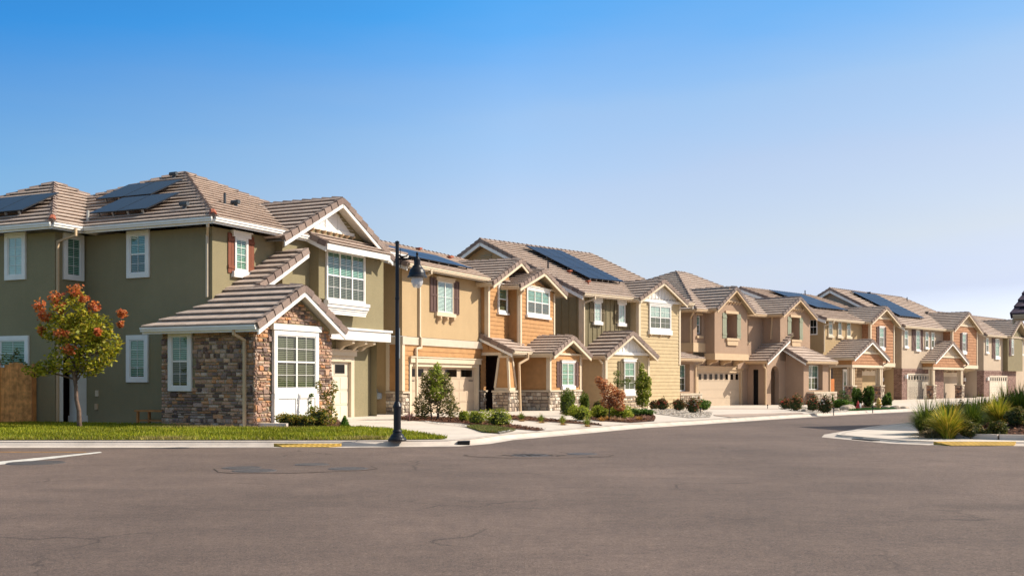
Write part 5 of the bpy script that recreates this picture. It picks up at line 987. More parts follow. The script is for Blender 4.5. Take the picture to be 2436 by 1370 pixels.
def chips(name, poly, n, cols, s0, s1, label, cat, hh=.03, zf=None):
    P = np.array(scatter(poly, n)); zf = zf or (lambda x, y: gz(x, y)); z0 = np.array([zf(x, y) for x, y in P]); s_ = RS.uniform(s0, s1, n); a = RS.uniform(0, 6.28, n); V = np.zeros((n, 4, 3))
    for k in range(4):
        b = a+math.pi/2*k; r = s_*(1 if k % 2 else .45); V[:, k] = np.c_[P[:, 0]+np.cos(b)*r, P[:, 1]+np.sin(b)*r, z0+.012+RS.uniform(0, hh, n)]
    return fast_mesh(name, V.reshape(-1, 3), np.arange(4*n).reshape(n, 4), pick(cols, n, .4), 'chip', None, kind='stuff', label=label, cat=cat)
MUL = [(.14, .058, .032), (.09, .038, .022), (.20, .09, .05), (.06, .03, .02), (.24, .12, .07)]
def behind(p, lim=.34):
    best = None
    for a, b in zip(CD[:-1], CD[1:]):
        ax, ay = b[0]-a[0], b[1]-a[1]; det = ax*OUT.y-ay*OUT.x; dx, dy = p[0]-a[0], p[1]-a[1]; u = (dx*OUT.y-dy*OUT.x)/det; t = (ax*dy-ay*dx)/det
        if -.001 <= u <= 1.001: best = t
    if best is not None and best < lim: return (p[0]+OUT.x*(lim-best), p[1]+OUT.y*(lim-best))
    return p
def bed(pts_px, z=.1, m='mulch_base', label=None, n=2500, ch=MUL, s=(.025, .06), dz=.012, name='mulch_bed'):
    P = [behind(at(x, y, z)) for x, y in pts_px]; sheet(name, P, m, dz)
    if n: chips('bark_mulch' if ch is MUL else 'gravel', P, n, ch, s[0], s[1], label, 'mulch' if ch is MUL else 'gravel', zf=lambda x, y: gz(x, y)+dz)
    return P
bed([(655, 1010), (665, 1019), (705, 1021), (810, 1020), (812, 1005), (800, 996), (655, 998)], .12, label='dark mulch strip below the stone room', n=1200)
bed([(945, 991), (955, 1000), (1010, 1003), (1100, 1008), (1160, 1018), (1222, 1021), (1295, 1027), (1298, 1023), (1225, 1012), (1100, 994), (1000, 992)], .11, label='red brown bark mulch under the round shrubs by the tan house drive', n=3000)
bed([(1000, 1003), (1080, 1014), (1150, 1018), (1225, 1026), (1205, 1034), (1120, 1018), (1030, 1008)], .11, 'gravel_pale', 'pale gravel strip beside the mulch', 1500, [(.5, .48, .45), (.4, .38, .35), (.6, .57, .52)], (.02, .035), .018, 'gravel_bed')
bed([(1170, 996), (1215, 1000), (1290, 1004), (1350, 1008), (1434, 1014), (1430, 1011), (1350, 1002), (1250, 992), (1200, 988)], .1, label='narrow mulch strip with grass tufts beside the entry walk', n=1500)
bed([(1330, 985), (1420, 1003), (1500, 1008), (1556, 1004), (1560, 995), (1550, 985), (1440, 977), (1360, 975)], .09, label='wide bark mulch bed in front of the green board house', n=4500)
gr_ = [(.55, .48, .40), (.42, .37, .31), (.65, .58, .50), (.34, .30, .26)]
bed([(1545, 975), (1560, 988), (1640, 998), (1690, 996), (1695, 985), (1640, 974), (1595, 969)], .06, 'gravel_pale', 'pale stone gravel under the roses left of the taupe drive', 1500, gr_, (.04, .08), .015, 'gravel_bed')
bed([(1850, 966), (1880, 978), (1990, 988), (2090, 985), (2050, 972), (1980, 962), (1880, 960)], .04, 'gravel_pale', 'pale stone gravel in the front garden of the taupe house', 2200, gr_, (.04, .08), .02, 'gravel_bed')
bed([(2000, 962), (2060, 975), (2080, 972), (2140, 974), (2165, 968), (2140, 962), (2060, 956)], .0, label='mulch bed around the hydrant', n=900)
P = [behind(at(x, y, .05)) for x, y in ((2062, 974), (2100, 984), (2166, 977), (2120, 972), (2085, 970))]; sheet('lawn', P, 'lawn_soil', .03); blades('grass', scatter(P, 5000), .09, .05, [(.035, .10, .02), (.05, .14, .025)], lean=.3, zf=lambda x, y: gz(x, y)+.03, kind='stuff', label='small dark green lawn behind the hydrant', cat='lawn')
P = [behind(at(x, y, .11)) for x, y in ((1110, 1017), (1150, 1030), (1185, 1032), (1225, 1026), (1180, 1019), (1140, 1016))]; sheet('lawn', P, 'lawn_soil', .022); blades('grass', scatter(P, 5000), .07, .03, [(.16, .17, .03), (.26, .2, .07), (.10, .16, .03)], zf=lambda x, y: gz(x, y)+.02, kind='stuff', label='half dry grass patch at the tip of the gravel strip', cat='lawn')
P = [behind(at(x, y, 0)) for x, y in ((1662, 967), (1700, 996), (1770, 1002), (1850, 994), (1970, 992), (1850, 968), (1768, 966))]; sheet('driveway', P, 'pavers', .018)
# curved garden edging by the olive house and its walk
m = MB(W0); q = [at(x, y, .14) for x, y in ((505, 1004), (600, 1007), (652, 1009))]
m.obox((-7.75, 33.1, .10), (-6.65, 32.55, .10), (0, 1, 0), (0, 0, 1), -.15, .15, -.05, .16, 'curb_concrete'); m.obox((-11.0, 35.0, .10), (-7.75, 33.1, .10), (0, 1, 0), (0, 0, 1), -.12, .12, -.05, .13, 'curb_concrete'); m.build('garden_edging', label='pale concrete edging along the foot of the stone room', cat='edging')
# tactile paving at the left kerb and at the island ramp
def ramp(x0, x1, y0, y1, label):
    m = MB(W0); m.hexa([(x0+.25, y0, 0), (x1-.25, y0, 0), (x1, y1, .0), (x0, y1, .0), (x0+.25, y0, .017), (x1-.25, y0, .017), (x1, y1, .085), (x0, y1, .085)], 'tactile'); m.build('tactile_paving', label=label, cat='tactile paving')
ramp(-5.45, -3.9, 24.98, 25.18, 'yellow bumpy paving strip along the left kerb')
# ------------------------------------------------------------------ right island
ISL = [(9.0, 28.6), (8.75, 29.6), (9.2, 30.9), (10.0, 32.3), (12.25, 36.3), (14.6, 39.2), (22, 47.5), (60, 89), (80, 80), (80, 25.9), (14, 25.75), (11.3, 25.95), (10.2, 26.1), (9.5, 26.8)]
def isl(x, y): return .07
sheet('island_pavement', ISL, 'paving', 0., isl)
mb = MB(W0); cxy = (16, 32)
def offp(P, d):
    o = []; n = len(P)
    for i in range(n):
        a, b, c = Vector(P[i-1]), Vector(P[i]), Vector(P[(i+1) % n]); t = ((b-a).normalized()+(c-b).normalized()).normalized(); o.append((b.x+t.y*d, b.y-t.x*d))
    return o
sgn = 1 if sum((ISL[i][0]-ISL[i-1][0])*(ISL[i][1]+ISL[i-1][1]) for i in range(len(ISL))) < 0 else -1
prof = [(.42, .004), (.08, .012), (.03, .03), (.0, .055), (-.10, .074), (-.2, .076)]
for (d0, z0), (d1, z1) in zip(prof[:-1], prof[1:]):
    A, B = offp(ISL, d0*sgn), offp(ISL, d1*sgn)
    for i in range(len(ISL)): j = (i+1) % len(ISL); mb.face([(*A[i], z0), (*A[j], z0), (*B[j], z1), (*B[i], z1)], 'curb_concrete')
mb.build('kerb', kind='structure', smooth=True)
gx_, gy_ = 9.02, 28.0; gd = Vector((.27, -.96, 0)); gs = Vector((-.96, -.27, 0)); m = MB(W0)
m.obox((gx_-.12, gy_+.45, .0), (gx_+.12, gy_-.45, .0), tuple(gs), (0, 0, 1), -.14, .14, 0, .022, 'dark_opening')
for i in range(10): t = -.42+i*.093; m.obox((gx_+gd.x*t, gy_+gd.y*t, .0), (gx_+gd.x*(t+.03), gy_+gd.y*(t+.03), .0), tuple(gs), (0, 0, 1), -.14, .14, .02, .03, 'cover_iron')
m.build('drain_grate', label='black drain grate slots at the tip of the right island', cat='drain grate')
def mound(x, y):
    d = min(math.hypot(x-px, y-py) for px, py in BEDP); return .08+.75*sst(.2, 4.8, d)
BED = [(11.0, 28.0), (10.6, 28.6), (10.9, 29.6), (11.7, 31.2), (13.4, 34.5), (16, 37.8), (24, 46), (40, 60), (60, 60), (60, 26.35), (20, 26.35), (13.2, 26.6), (12.0, 27.1)]
BEDP = dense(BED+[BED[0]], .8)
mb = MB(W0); GS = .5
xs = np.arange(10, 34, GS); ys = np.arange(26, 50, GS)
for x in xs:
    for y in ys:
        c = [(x, y), (x+GS, y), (x+GS, y+GS), (x, y+GS)]
        if all(inside(q, BED) for q in c): mb.face([(a, b, mound(a, b)) for a, b in c], 'mulch_base')
mb.build('island_mulch', kind='structure', smooth=True); sheet('island_bed', BED, 'mulch_base', .008, isl)
mb = MB(W0)
for p, q in zip(BED[-5:-1], BED[-4:]): pass
for p, q in ((BED[0], BED[-1]), (BED[-1], BED[-2]), (BED[-2], BED[-3]), (BED[-3], BED[-4])): mb.obox((*p, .08), (*q, .08), (q[1]-p[1], p[0]-q[0], 0), (0, 0, 1), 0, .15/max(.1, math.dist(p, q)), -.05, .12, 'curb_concrete')
mb.build('bed_kerb', kind='structure')
NEAR = [(11.0, 28.0), (10.7, 28.7), (11.2, 29.8), (13.4, 34.0), (20, 38), (22, 30), (17, 26.4), (13.2, 26.7), (12, 27.2)]
chips('bark_mulch', NEAR, 9000, MUL, .025, .07, 'dark red bark mulch over the planted island at right', 'mulch', .05, zf=mound)
ramp(9.95, 11.9, 25.56, 25.98, 'yellow bumpy paving strip on the ramp of the right island')
# ------------------------------------------------------------------ plants
def leafcloud(name, blobs, n, size, cols, parent, flat=.35, shell=.55, asp=.5, m='leaf', red=None):
    """leaf sized quads through ellipsoids (cx,cy,cz,rx,ry,rz), in parent space"""
    vol = np.array([b[3]*b[4]*b[5] for b in blobs])**.7; idx = RS.choice(len(blobs), n, p=vol/vol.sum()); B = np.array(blobs)[idx]
    d = RS.normal(size=(n, 3)); d /= np.linalg.norm(d, axis=1)[:, None]; r = RS.uniform(shell, 1.0, n)**.6*RS.choice([1, 1, .8, 1.12], n)
    C = B[:, :3]+d*r[:, None]*B[:, 3:6]
    u = RS.normal(size=(n, 3)); u[:, 2] *= flat; u /= np.linalg.norm(u, axis=1)[:, None]; v = np.cross(u, d+RS.normal(0, .5, (n, 3))); v /= np.linalg.norm(v, axis=1)[:, None]
    s_ = size*RS.uniform(.6, 1.35, n)[:, None]; V = np.zeros((n, 4, 3)); V[:, 0] = C-u*s_; V[:, 1] = C+v*s_*asp+u*s_*.1; V[:, 2] = C+u*s_; V[:, 3] = C-v*s_*asp+u*s_*.1
    col_ = pick(cols, n, .3); return fast_mesh(name, V.reshape(-1, 3), np.arange(4*n).reshape(n, 4), col_, m, parent)
def limb(mb, a, b, r0, r1, m, wob=.05, k=5, rnd=random):
    a, b = Vector(a), Vector(b); L = (b-a).length; P = [a.lerp(b, i/k)+Vector((rnd.uniform(-1, 1), rnd.uniform(-1, 1), 0))*wob*L*(0 if i in (0, k) else 1) for i in range(k+1)]
    mb.tube([tuple(p) for p in P], [r0+(r1-r0)*i/k for i in range(k+1)], m, 7); return P
def tree(name, pos, h, label, cols, crown, trunk_h, r0, leaves, size, bark='bark', lean=(0, 0), extra=None, cat='tree', limbs=7, asp=.5, twig=.008, stems=1):
    T = empty(name, pos, 0, label=label, cat=cat); rnd = random.Random(len(label)*7); mb = MB(W0)
    for s_ in range(stems):
        ox = rnd.uniform(-.12, .12)*(stems > 1); top = (lean[0]+ox*3, lean[1], trunk_h); limb(mb, (ox, 0, -.15), top, r0, r0*.6, bark, .03, 6, rnd)
        for i in range(limbs):
            c = crown[i % len(crown)]; st = Vector((ox, 0, 0)).lerp(Vector(top), rnd.uniform(.6, 1.)); en = Vector(c[:3])+Vector((rnd.uniform(-.5, .5)*c[3], rnd.uniform(-.5, .5)*c[4], rnd.uniform(-.2, .6)*c[5]))
            P = limb(mb, st, en, r0*.45, twig, bark, .07, 5, rnd)
            for j in range(3):
                q = P[rnd.randint(2, 4)]; limb(mb, q, q+Vector((rnd.uniform(-.5, .5), rnd.uniform(-.5, .5), rnd.uniform(.0, .5)))*c[3], twig*1.6, twig*.5, bark, .06, 3, rnd)
    mb.build('trunk', T, smooth=True); leafcloud('crown', crown, leaves, size, cols, T, asp=asp)
    if extra: extra(T)
    return T
YG = [(.36, .36, .025), (.44, .40, .03), (.26, .28, .02), (.54, .42, .05), (.16, .18, .018)]
tx, ty = at(193, 1020, .12)
cr_ = [(-.45, 0, 2.0, .55, .6, .42), (.35, .1, 2.15, .6, .6, .5), (-.05, 0, 2.65, .65, .7, .55), (-.75, .1, 2.9, .5, .5, .45), (.45, 0, 2.95, .45, .5, .45), (-.35, -.1, 3.35, .5, .5, .5), (.8, .1, 2.45, .35, .4, .45), (-.95, -.2, 1.75, .32, .3, .25), (0, .2, 3.0, .5, .5, .5), (-1.35, 0, 1.72, .35, .35, .22), (-.1, 0, 3.75, .25, .25, .3), (.25, 0, 1.75, .35, .35, .25)]
def pods(T):
    for c in ((-.15, -.1, 4.02, .26, .2, .24), (-1.2, 0, 3.55, .20, .2, .24), (-.65, -.2, 3.8, .22, .2, .22), (-.95, -.3, 3.25, .22, .2, .2), (.45, -.2, 3.55, .18, .2, .22), (1.2, 0, 3.35, .16, .2, .14), (-.35, -.5, 2.75, .26, .2, .14), (-.15, -.5, 2.3, .24, .2, .18), (.2, -.3, 3.75, .16, .2, .14), (-1.1, -.1, 2.85, .1, .2, .14), (.65, -.4, 2.8, .12, .15, .12), (1.15, 0, 3.05, .1, .1, .1), (-.5, -.3, 3.5, .2, .2, .2)):
        leafcloud('seed_pods', [c], 120, .05, [(.58, .16, .05), (.70, .26, .06), (.44, .10, .04), (.74, .32, .12)], T, shell=.1, asp=.8)
tree('lawn_tree', (tx, ty, .12), 4.2, 'slim young tree with orange seed pods on the lawn', YG, cr_, 1.9, .075, 5200, .058, lean=(-.18, 0), extra=pods, limbs=12, asp=.55, twig=.012)
x, y = at(20, 1003, .15); tree('sapling', (x, y, .15), 2.4, 'spindly sapling against the wooden gate at left', [(.16, .2, .03), (.26, .24, .05), (.10, .13, .02)], [(-.1, 0, 2.1, .4, .3, .22), (.35, 0, 1.6, .25, .2, .14), (-.2, 0, 1.5, .2, .2, .14), (.1, 0, 1.0, .45, .2, .14), (.05, 0, .75, .25, .2, .2), (.55, 0, 2.0, .2, .2, .14), (.3, 0, 2.35, .14, .1, .14)], 1.4, .025, 420, .05, limbs=7)
DKG = [(.15, .17, .04), (.22, .22, .06), (.34, .28, .11), (.10, .12, .03), (.40, .31, .15), (.07, .09, .02)]
x, y = at(1035, 998, .11); T = tree('large_shrub', (x, y, .1), 2., 'large dense leafy shrub in front of the tan house garage door', DKG, [(-.3, .1, 1.5, .25, .25, .25), (.32, .1, 1.5, .25, .25, .25), (-.4, .1, .55, .38, .4, .5), (.35, .1, .6, .42, .4, .52), (.0, .1, 1.05, .5, .4, .5), (-.25, .1, 1.25, .3, .3, .4), (.4, .1, 1.1, .3, .3, .4), (.05, 0, 1.45, .3, .3, .35), (-.5, .1, .3, .25, .3, .3), (.62, .1, .4, .25, .3, .38)], .8, .03, 4300, .055, cat='shrub', stems=3, asp=.4)
leafcloud('crown', [(.05, -.3, 1.6, .28, .2, .4), (0.1, -.35, 1.05, .3, .15, .35), (.1, -.2, 1.9, .16, .12, .2)], 520, .055, [(.28, .34, .04), (.36, .40, .06), (.18, .24, .03)], T)
def shrub(pos, r, label, cols, name='shrub', n=700, size=.04, cat='shrub', group=None, core=(.04, .055, .015), flat=.35, z0=None, asp=.5, lumps=8):
    X, Y = pos; z = gz(X, Y) if z0 is None else z0; T = empty(name, (X, Y, z), 0, label=label, cat=cat, group=group); rx, ry, rz = [v*1.17 for v in r]; n = int(n*1.2); rnd = random.Random(int(X*100)+int(Y*37))
    B = [(0, 0, rz*.46, rx*.72, ry*.72, rz*.48)]+[(rnd.uniform(-.62, .62)*rx, rnd.uniform(-.6, .6)*ry, rz*rnd.uniform(.3, .85), rx*rnd.uniform(.28, .5), ry*.42, rz*rnd.uniform(.2, .38)) for _ in range(lumps)]
    leafcloud('foliage', B, n, size, cols, T, flat=flat, asp=asp, shell=.7)
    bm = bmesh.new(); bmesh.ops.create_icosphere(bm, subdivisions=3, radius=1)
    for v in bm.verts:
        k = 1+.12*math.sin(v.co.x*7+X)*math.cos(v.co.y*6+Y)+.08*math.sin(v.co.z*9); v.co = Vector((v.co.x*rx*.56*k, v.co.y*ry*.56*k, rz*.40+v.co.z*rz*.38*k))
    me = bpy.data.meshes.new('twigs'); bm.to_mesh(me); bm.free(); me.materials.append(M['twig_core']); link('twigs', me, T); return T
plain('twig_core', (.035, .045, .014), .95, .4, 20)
LIME = [(.32, .38, .03), (.42, .46, .05), (.18, .25, .02), (.48, .46, .07)]
for i, (px, py, r, lb) in enumerate(((1104, 1003, (.20, .2, .30), 'small clipped round shrub nearest the large leafy shrub'), (1133, 1010, (.32, .28, .36), 'middle clipped round shrub of the three beside the drive'), (1187, 1014, (.48, .38, .45), 'widest clipped round shrub, right end of the three by the drive'))): shrub(at(px, py, .11), r, lb, LIME, n=1500, size=.028, group='clipped round shrubs by the tan house drive', name='round_shrub')
def tuft(pos, h, r, n, cols, label, name='grass_clump', cat='ornamental grass', group=None, w=.018, z0=None, droop=.55, seg=5, seed=None, lean=(0, 0)):
    X, Y = pos; z = gz(X, Y) if z0 is None else z0; T = empty(name, (X, Y, z), 0, label=label, cat=cat, group=group)
    if 'island' in (group or ''): h *= 1.4; n = int(n*1.9); r *= 1.2
    a = RS.uniform(0, 6.283, n); out = r*np.sqrt(RS.uniform(.03, 1, n)); hh = h*RS.uniform(.55, 1.1, n)*(1-.35*(out/r)); V = np.zeros((n, seg+1, 2, 3)); b0 = RS.uniform(0, .18*r+.03, n)
    for k in range(seg+1):
        t = k/seg; rad = b0+out*(t**1.4); zz_ = hh*(t*(1+.15*0)-droop*(out/r)*t**2.6); ww = w*(1-t)**.6*.5+.0015
        cx, cy = np.cos(a)*rad+lean[0]*t*t*h, np.sin(a)*rad+lean[1]*t*t*h; V[:, k, 0] = np.c_[cx-np.sin(a)*ww, cy+np.cos(a)*ww, zz_]; V[:, k, 1] = np.c_[cx+np.sin(a)*ww, cy-np.cos(a)*ww, zz_]
    F = []; base = np.arange(n)*(seg+1)*2
    for k in range(seg): F.append(np.c_[base+2*k, base+2*k+1, base+2*k+3, base+2*k+2])
    C = pick(cols, n, .25); o = fast_mesh('blades', V.reshape(-1, 3), np.concatenate(F), np.concatenate([C]*seg), 'blade', T); return T
TW = [(.25, .30, .05), (.40, .34, .08), (.16, .22, .04)]
for i, (px, py, lb) in enumerate(((1240, 1000, 'green and straw grass tuft beside the porch column'), (1287, 1004, 'second grass tuft from the porch column along the walk'), (1338, 1009, 'third grass tuft from the porch column along the walk'), (1396, 1013, 'grass tuft at the street end of the narrow mulch strip'))):
    tuft(at(px, py, .1), .42, .2, 130, TW, lb, group='grass tufts beside the entry walk'); P0 = at(px, py+3, .1); tuft((P0[0]+.02, P0[1]-.1), .14, .24, 90, [(.50, .30, .10), (.45, .28, .12)], 'dry straw fringe in front of '+lb.split(' along')[0][:60] if 0 else ('orange dry skirt below the '+('first', 'second', 'third', 'last')[i]+' tuft from the porch column'), droop=.9, name='dry_grass', group='dry skirts of the walk tufts')
BG = [(.09, .14, .015), (.15, .21, .02), (.22, .28, .03), (.06, .09, .012)]
shrub(at(1349, 990, .1), (.33, .3, .88), 'tall dark green upright shrub under the brown shuttered window', BG, n=2200, size=.05, flat=1.6, asp=.25); shrub(at(1391, 984, .08), (.24, .24, .7), 'dark green upright shrub at the right corner of the orange bay', BG, n=1400, size=.05, flat=1.6, asp=.25)
shrub(at(1425, 982, .08), (.28, .25, .42), 'low loose dark shrub behind the rust leaved tree', DKG, n=900, size=.05)
for px, py, r, lb in ((1383, 1000, (.45, .4, .44), 'broad clipped lime green shrub, left of the rust leaved tree'), (1427, 996, (.36, .3, .44), 'clipped green shrub right behind the broad lime one'), (1475, 997, (.40, .35, .40), 'rounded yellow green shrub right of the rust leaved tree')): shrub(at(px, py, .1), r, lb, LIME, n=2600, size=.034, group='clipped shrubs in the wide mulch bed', name='round_shrub')
shrub(at(1512, 992, .08), (.36, .3, .26), 'low green ground cover shrub under the slim green tree', [(.10, .2, .02), (.16, .26, .04), (.3, .36, .12)], n=1300, size=.04); shrub(at(1540, 992, .08), (.26, .25, .24), 'small low green shrub at the right end of the mulch bed', [(.08, .16, .02), (.12, .2, .03)], n=700, size=.04)
for i, (px, py, c) in enumerate(((1432, 1004, 0), (1447, 1001, 0), (1462, 1003, 1), (1478, 1005, 1), (1497, 1004, 2), (1520, 1002, 0), (1538, 1000, 2))):
    tuft(at(px, py, .09), .25, .22, 130, ([(.50, .27, .07), (.55, .33, .10)], [(.45, .28, .16), (.5, .33, .2)], [(.42, .24, .18), (.5, .3, .22)])[c], 'small '+('orange', 'straw', 'pinkish')[c]+' grass mound, number '+str(i+1)+' from the left in the mulch bed front row', name='grass_mound', group='dry grass mounds at the front of the mulch bed')
RUST = [(.60, .26, .10), (.46, .17, .07), (.70, .36, .15), (.36, .14, .06), (.66, .42, .24)]
x, y = at(1450, 1002, .09); T = tree('rust_tree', (x, y, .08), 2.3, 'small rust brown leaved tree in front of the yellow house', RUST, [(-.35, 0, 1.9, .3, .3, .3), (0, 0, 1.5, .45, .4, .4), (.35, 0, 1.1, .4, .4, .35), (.55, 0, 1.35, .25, .3, .3), (-.1, 0, .95, .35, .3, .3), (-.55, 0, 2.1, .2, .2, .2), (.5, 0, .75, .3, .3, .22)], .9, .035, 2800, .065, bark='dark_bark'); T.scale = (.70,)*3
shrub((x+.35, y+.5), (.35, .3, .1), 'x', BG, n=10) if 0 else None
x2, y2 = at(1466, 985, .08); T = tree('slim_evergreen', (x2, y2, .05), 2.9, 'dark green branches rising behind the rust leaved tree', BG, [(.05, 0, 2.9, .28, .25, .22), (.3, 0, 2.2, .35, .3, .28), (0, 0, 2.4, .22, .2, .3), (.75, 0, 2.35, .3, .25, .2)], 1.6, .03, 700, .05, bark='dark_bark'); T.scale = (.62,)*3
x, y = at(1528, 988, .08); T = tree('slim_green_tree', (x, y, .07), 3., 'slim green columnar tree right of the yellow porch window', [(.24, .30, .025), (.34, .36, .04), (.15, .19, .02), (.46, .44, .10)], [(0, 0, .95, .42, .4, .4), (.1, 0, 1.5, .5, .45, .5), (-.1, 0, 2.0, .42, .4, .45), (.05, 0, 2.45, .3, .3, .4), (-.05, 0, 2.95, .16, .15, .4), (.3, 0, 2.1, .3, .3, .4)], 1.0, .035, 2500, .085); T.scale = (.66,)*3
ROSE = [(.07, .09, .02), (.12, .12, .03), (.20, .13, .05), (.34, .10, .05), (.05, .07, .015)]
for i, (px, py, r, lb) in enumerate(((1556, 975, (.5, .4, .7), 'brownish rose bush at the foot of the left taupe wall, behind the front rose'), (1575, 977, (.62, .5, .95), 'rose bush left of the first stone planter'), (1615, 979, (.6, .5, .95), 'red tinged rose bush before the first stone planter'), (1648, 984, (.62, .5, 1.0), 'rose bush with white blooms near the taupe drive'), (1873, 974, (.85, .5, .95), 'wide orange tinged rose bush right of the arched entry'), (1893, 979, (.75, .5, 1.2), 'tall rose bush left of the second stone planter'), (1933, 980, (.65, .5, 1.1), 'red rose bush before the second stone planter'), (1963, 984, (.7, .5, 1.15), 'rose bush with white blooms right of the second stone planter'))):
    p = at(px, py, gz(*at(px, py, .0))); r = tuple(v*.56 for v in r); T = shrub(p, r, lb, ROSE, n=700, size=.045, name='rose_bush', cat='rose bush', group='rose bushes in the taupe house garden')
    cc = [(.7, .66, .6)] if 'white' in lb else [(.50, .09, .06), (.55, .22, .10)]; leafcloud('blooms', [(0, 0, r[2]*.7, r[0]*.7, r[1]*.7, r[2]*.3)], 30, .07, cc, T, shell=.9, asp=.9)
JN = [(.10, .19, .02), (.16, .27, .03), (.07, .13, .015)]
shrub(at(1672, 979, .0), (.38, .3, .42), 'low bright green juniper left of the taupe garage door', JN, n=1400, size=.05); shrub(at(2003, 973, -.1), (.72, .45, .46), 'wide bright yellow green juniper mat in front of the topiary', JN, n=3000, size=.06)
def cone(pos, h, r, lb, name='narrow_conifer'):
    T = empty(name, (*pos, gz(*pos)), 0, label=lb, cat='conifer'); leafcloud('foliage', [(0, 0, h*(.1+.16*k), r*(1-.17*k), r*(1-.17*k), h*.13) for k in range(6)], 1400, .05, [(.09, .17, .02), (.13, .24, .03)], T, flat=1.5, asp=.35); m = MB(W0); m.tube([(0, 0, -.1), (0, 0, h*.9)], [.05, .01], 'dark_bark'); m.build('trunk', T)
cone(at(1664, 965, -.1), 1.0, .14, 'thin conifer against the taupe garage wall'); cone(at(1981, 968, -.15), .85, .13, 'narrow bright conifer right of the second planter')
T = empty('topiary', (*at(2008, 966, -.1), -.1), 0, label='dark green cloud pruned topiary left of the stone piers', cat='topiary'); m = MB(W0); m.tube([(0, 0, -.1), (.1, 0, 1.2), (-.2, 0, 2.1)], [.06, .05, .03], 'dark_bark')
for c in ((-.25, 0, 2.2, .5, .4, .3), (-.5, 0, 1.6, .5, .4, .26), (.3, 0, 1.5, .6, .45, .3), (.7, 0, 1.0, .6, .45, .3), (-.6, 0, 1.0, .45, .4, .26), (.95, 0, .5, .6, .4, .3), (.1, 0, .9, .4, .4, .3)): m.tube([(0, 0, .8), c[:3]], [.04, .02], 'dark_bark', 5); leafcloud('foliage', [c], 550, .05, [(.045, .10, .025), (.07, .14, .03), (.10, .18, .04)], T, shell=.8)
m.build('trunk', T); T.scale = (.42,)*3
for px, py, r, lb in ((2040, 965, (.33, .3, 1.05), 'dark green shrub left of the pair before the shingle house garage'), (2064, 965, (.40, .35, 1.2), 'tallest green shrub before the shingle house garage door'), (2108, 968, (.30, .3, .72), 'rounded dark green shrub right of the yellow hydrant')): shrub(at(px, py, -.12), r, lb, [(.06, .11, .015), (.10, .18, .02), (.16, .24, .04)], n=2200, size=.07, flat=1.)
# olive house foot planting and ivy
shrub(at(628, 1006, .13), (.5, .3, .62), 'green shrub at the corner of the stone room', [(.09, .17, .02), (.14, .24, .03)], n=1200, size=.04); IV = [(.16, .2, .02), (.32, .25, .03), (.10, .15, .02), (.40, .26, .05)]
for px, py, r, lb in ((688, 1016, (.42, .28, .38), 'low yellow green shrub at the left foot of the white window panel'), (722, 1016, (.42, .28, .32), 'low yellow green shrub in the middle below the white window panel'), (758, 1015, (.46, .3, .5), 'yellow green shrub at the right foot of the white window panel')): shrub(at(px, py, .12), r, lb, IV, n=900, size=.035, group='low shrubs below the white window panel')
p = at(786, 1012, .12); T = empty('climbing_ivy', (p[0], p[1]+.15, .1), 0, label='ivy climbing the right edge of the stone room', cat='ivy'); leafcloud('foliage', [(0, 0, .3, .22, .12, .4), (-.05, 0, .8, .16, .1, .35), (.08, .05, 1.2, .12, .08, .25), (-.4, 0, 1.25, .10, .06, .2), (-.25, 0, .95, .12, .06, .2)], 800, .04, IV, T); m = MB(W0); m.tube([(0, .05, -.1), (.02, .08, .7), (.06, .1, 1.3)], .012, 'bark', 5); m.tube([(0, .05, .5), (-.3, .08, 1.1), (-.42, .1, 1.4)], .01, 'bark', 5); m.build('stem', T)
vp = F1.w(F1.n(738, 960, 2.8)[0], 2.84); T = empty('ivy_sprig', (vp[0], vp[1], .1), 0, label='single ivy sprig on the white window panel', cat='ivy'); leafcloud('foliage', [(0, 0, .95, .10, .04, .1), (-.03, 0, .75, .05, .04, .12), (0, 0, .55, .06, .04, .14), (.05, 0, .3, .07, .05, .14), (.15, 0, .1, .1, .06, .1)], 220, .035, JN, T, shell=.1); m = MB(W0); m.tube([(.2, 0, -.1), (.05, 0, .3), (0, 0, .7), (-.02, 0, 1.0)], .008, 'bark', 5); m.build('stem', T)
p = at(820, 1018, .12); cone(p, .36, .16, 'tiny conifer seedling beside the olive house drive', 'small_conifer'); p = at(974, 1001, .12)
tuft(p, .5, .22, 130, [(.22, .10, .12), (.14, .12, .06), (.30, .15, .15)], 'purplish heather clump by the tan house stone corner', name='heather', cat='heather', droop=.3)
# island planting
YEL = [(.40, .38, .03), (.56, .44, .05), (.28, .32, .025), (.62, .45, .07), (.16, .22, .02)]; DG = [(.08, .13, .014), (.13, .18, .02), (.2, .24, .025), (.05, .08, .01)]
def ig(px, D, h, r, n, cols, lb, w=.02, droop=.5):
    X = (px-CX)/FPX*D; tuft((X, D), h, r, n, cols, lb, z0=mound(X, D)-.03, w=w, droop=droop, seg=7, group='ornamental grasses on the right island')
ig(2255, 27.6, .84, .56, 460, YEL, 'yellow green fountain grass at the front corner of the island', .02, .42)
ig(2216, 28.0, .32, .50, 380, [(.40, .30, .16), (.30, .24, .11), (.2, .15, .07)], 'brown drooping grass skirt at the tip of the island bed', .012, 1.0)
ig(2203, 29.6, .95, .60, 620, DG+[(.16, .2, .04)], 'dark green grass clump leaning over the walkway at the bed tip', .012, .6)
ig(2246, 30.2, .88, .55, 620, DG, 'dark grass behind the front yellow fountain grass', .016, .5)
ig(2312, 29.6, .80, .48, 600, DG, 'dark grass tuft right of the front yellow fountain grass', .016, .6)
ig(2374, 30.2, .76, .50, 420, YEL, 'yellow green grass in the middle of the island bed', .02, .4)
ig(2335, 35.5, .92, .6, 420, YEL, 'yellow grass far behind the dark ones on the island', .022, .45)
ig(2392, 37.0, 1.12, .55, 400, YEL, 'tallest yellow grass reaching up to the far garage', .022, .35)
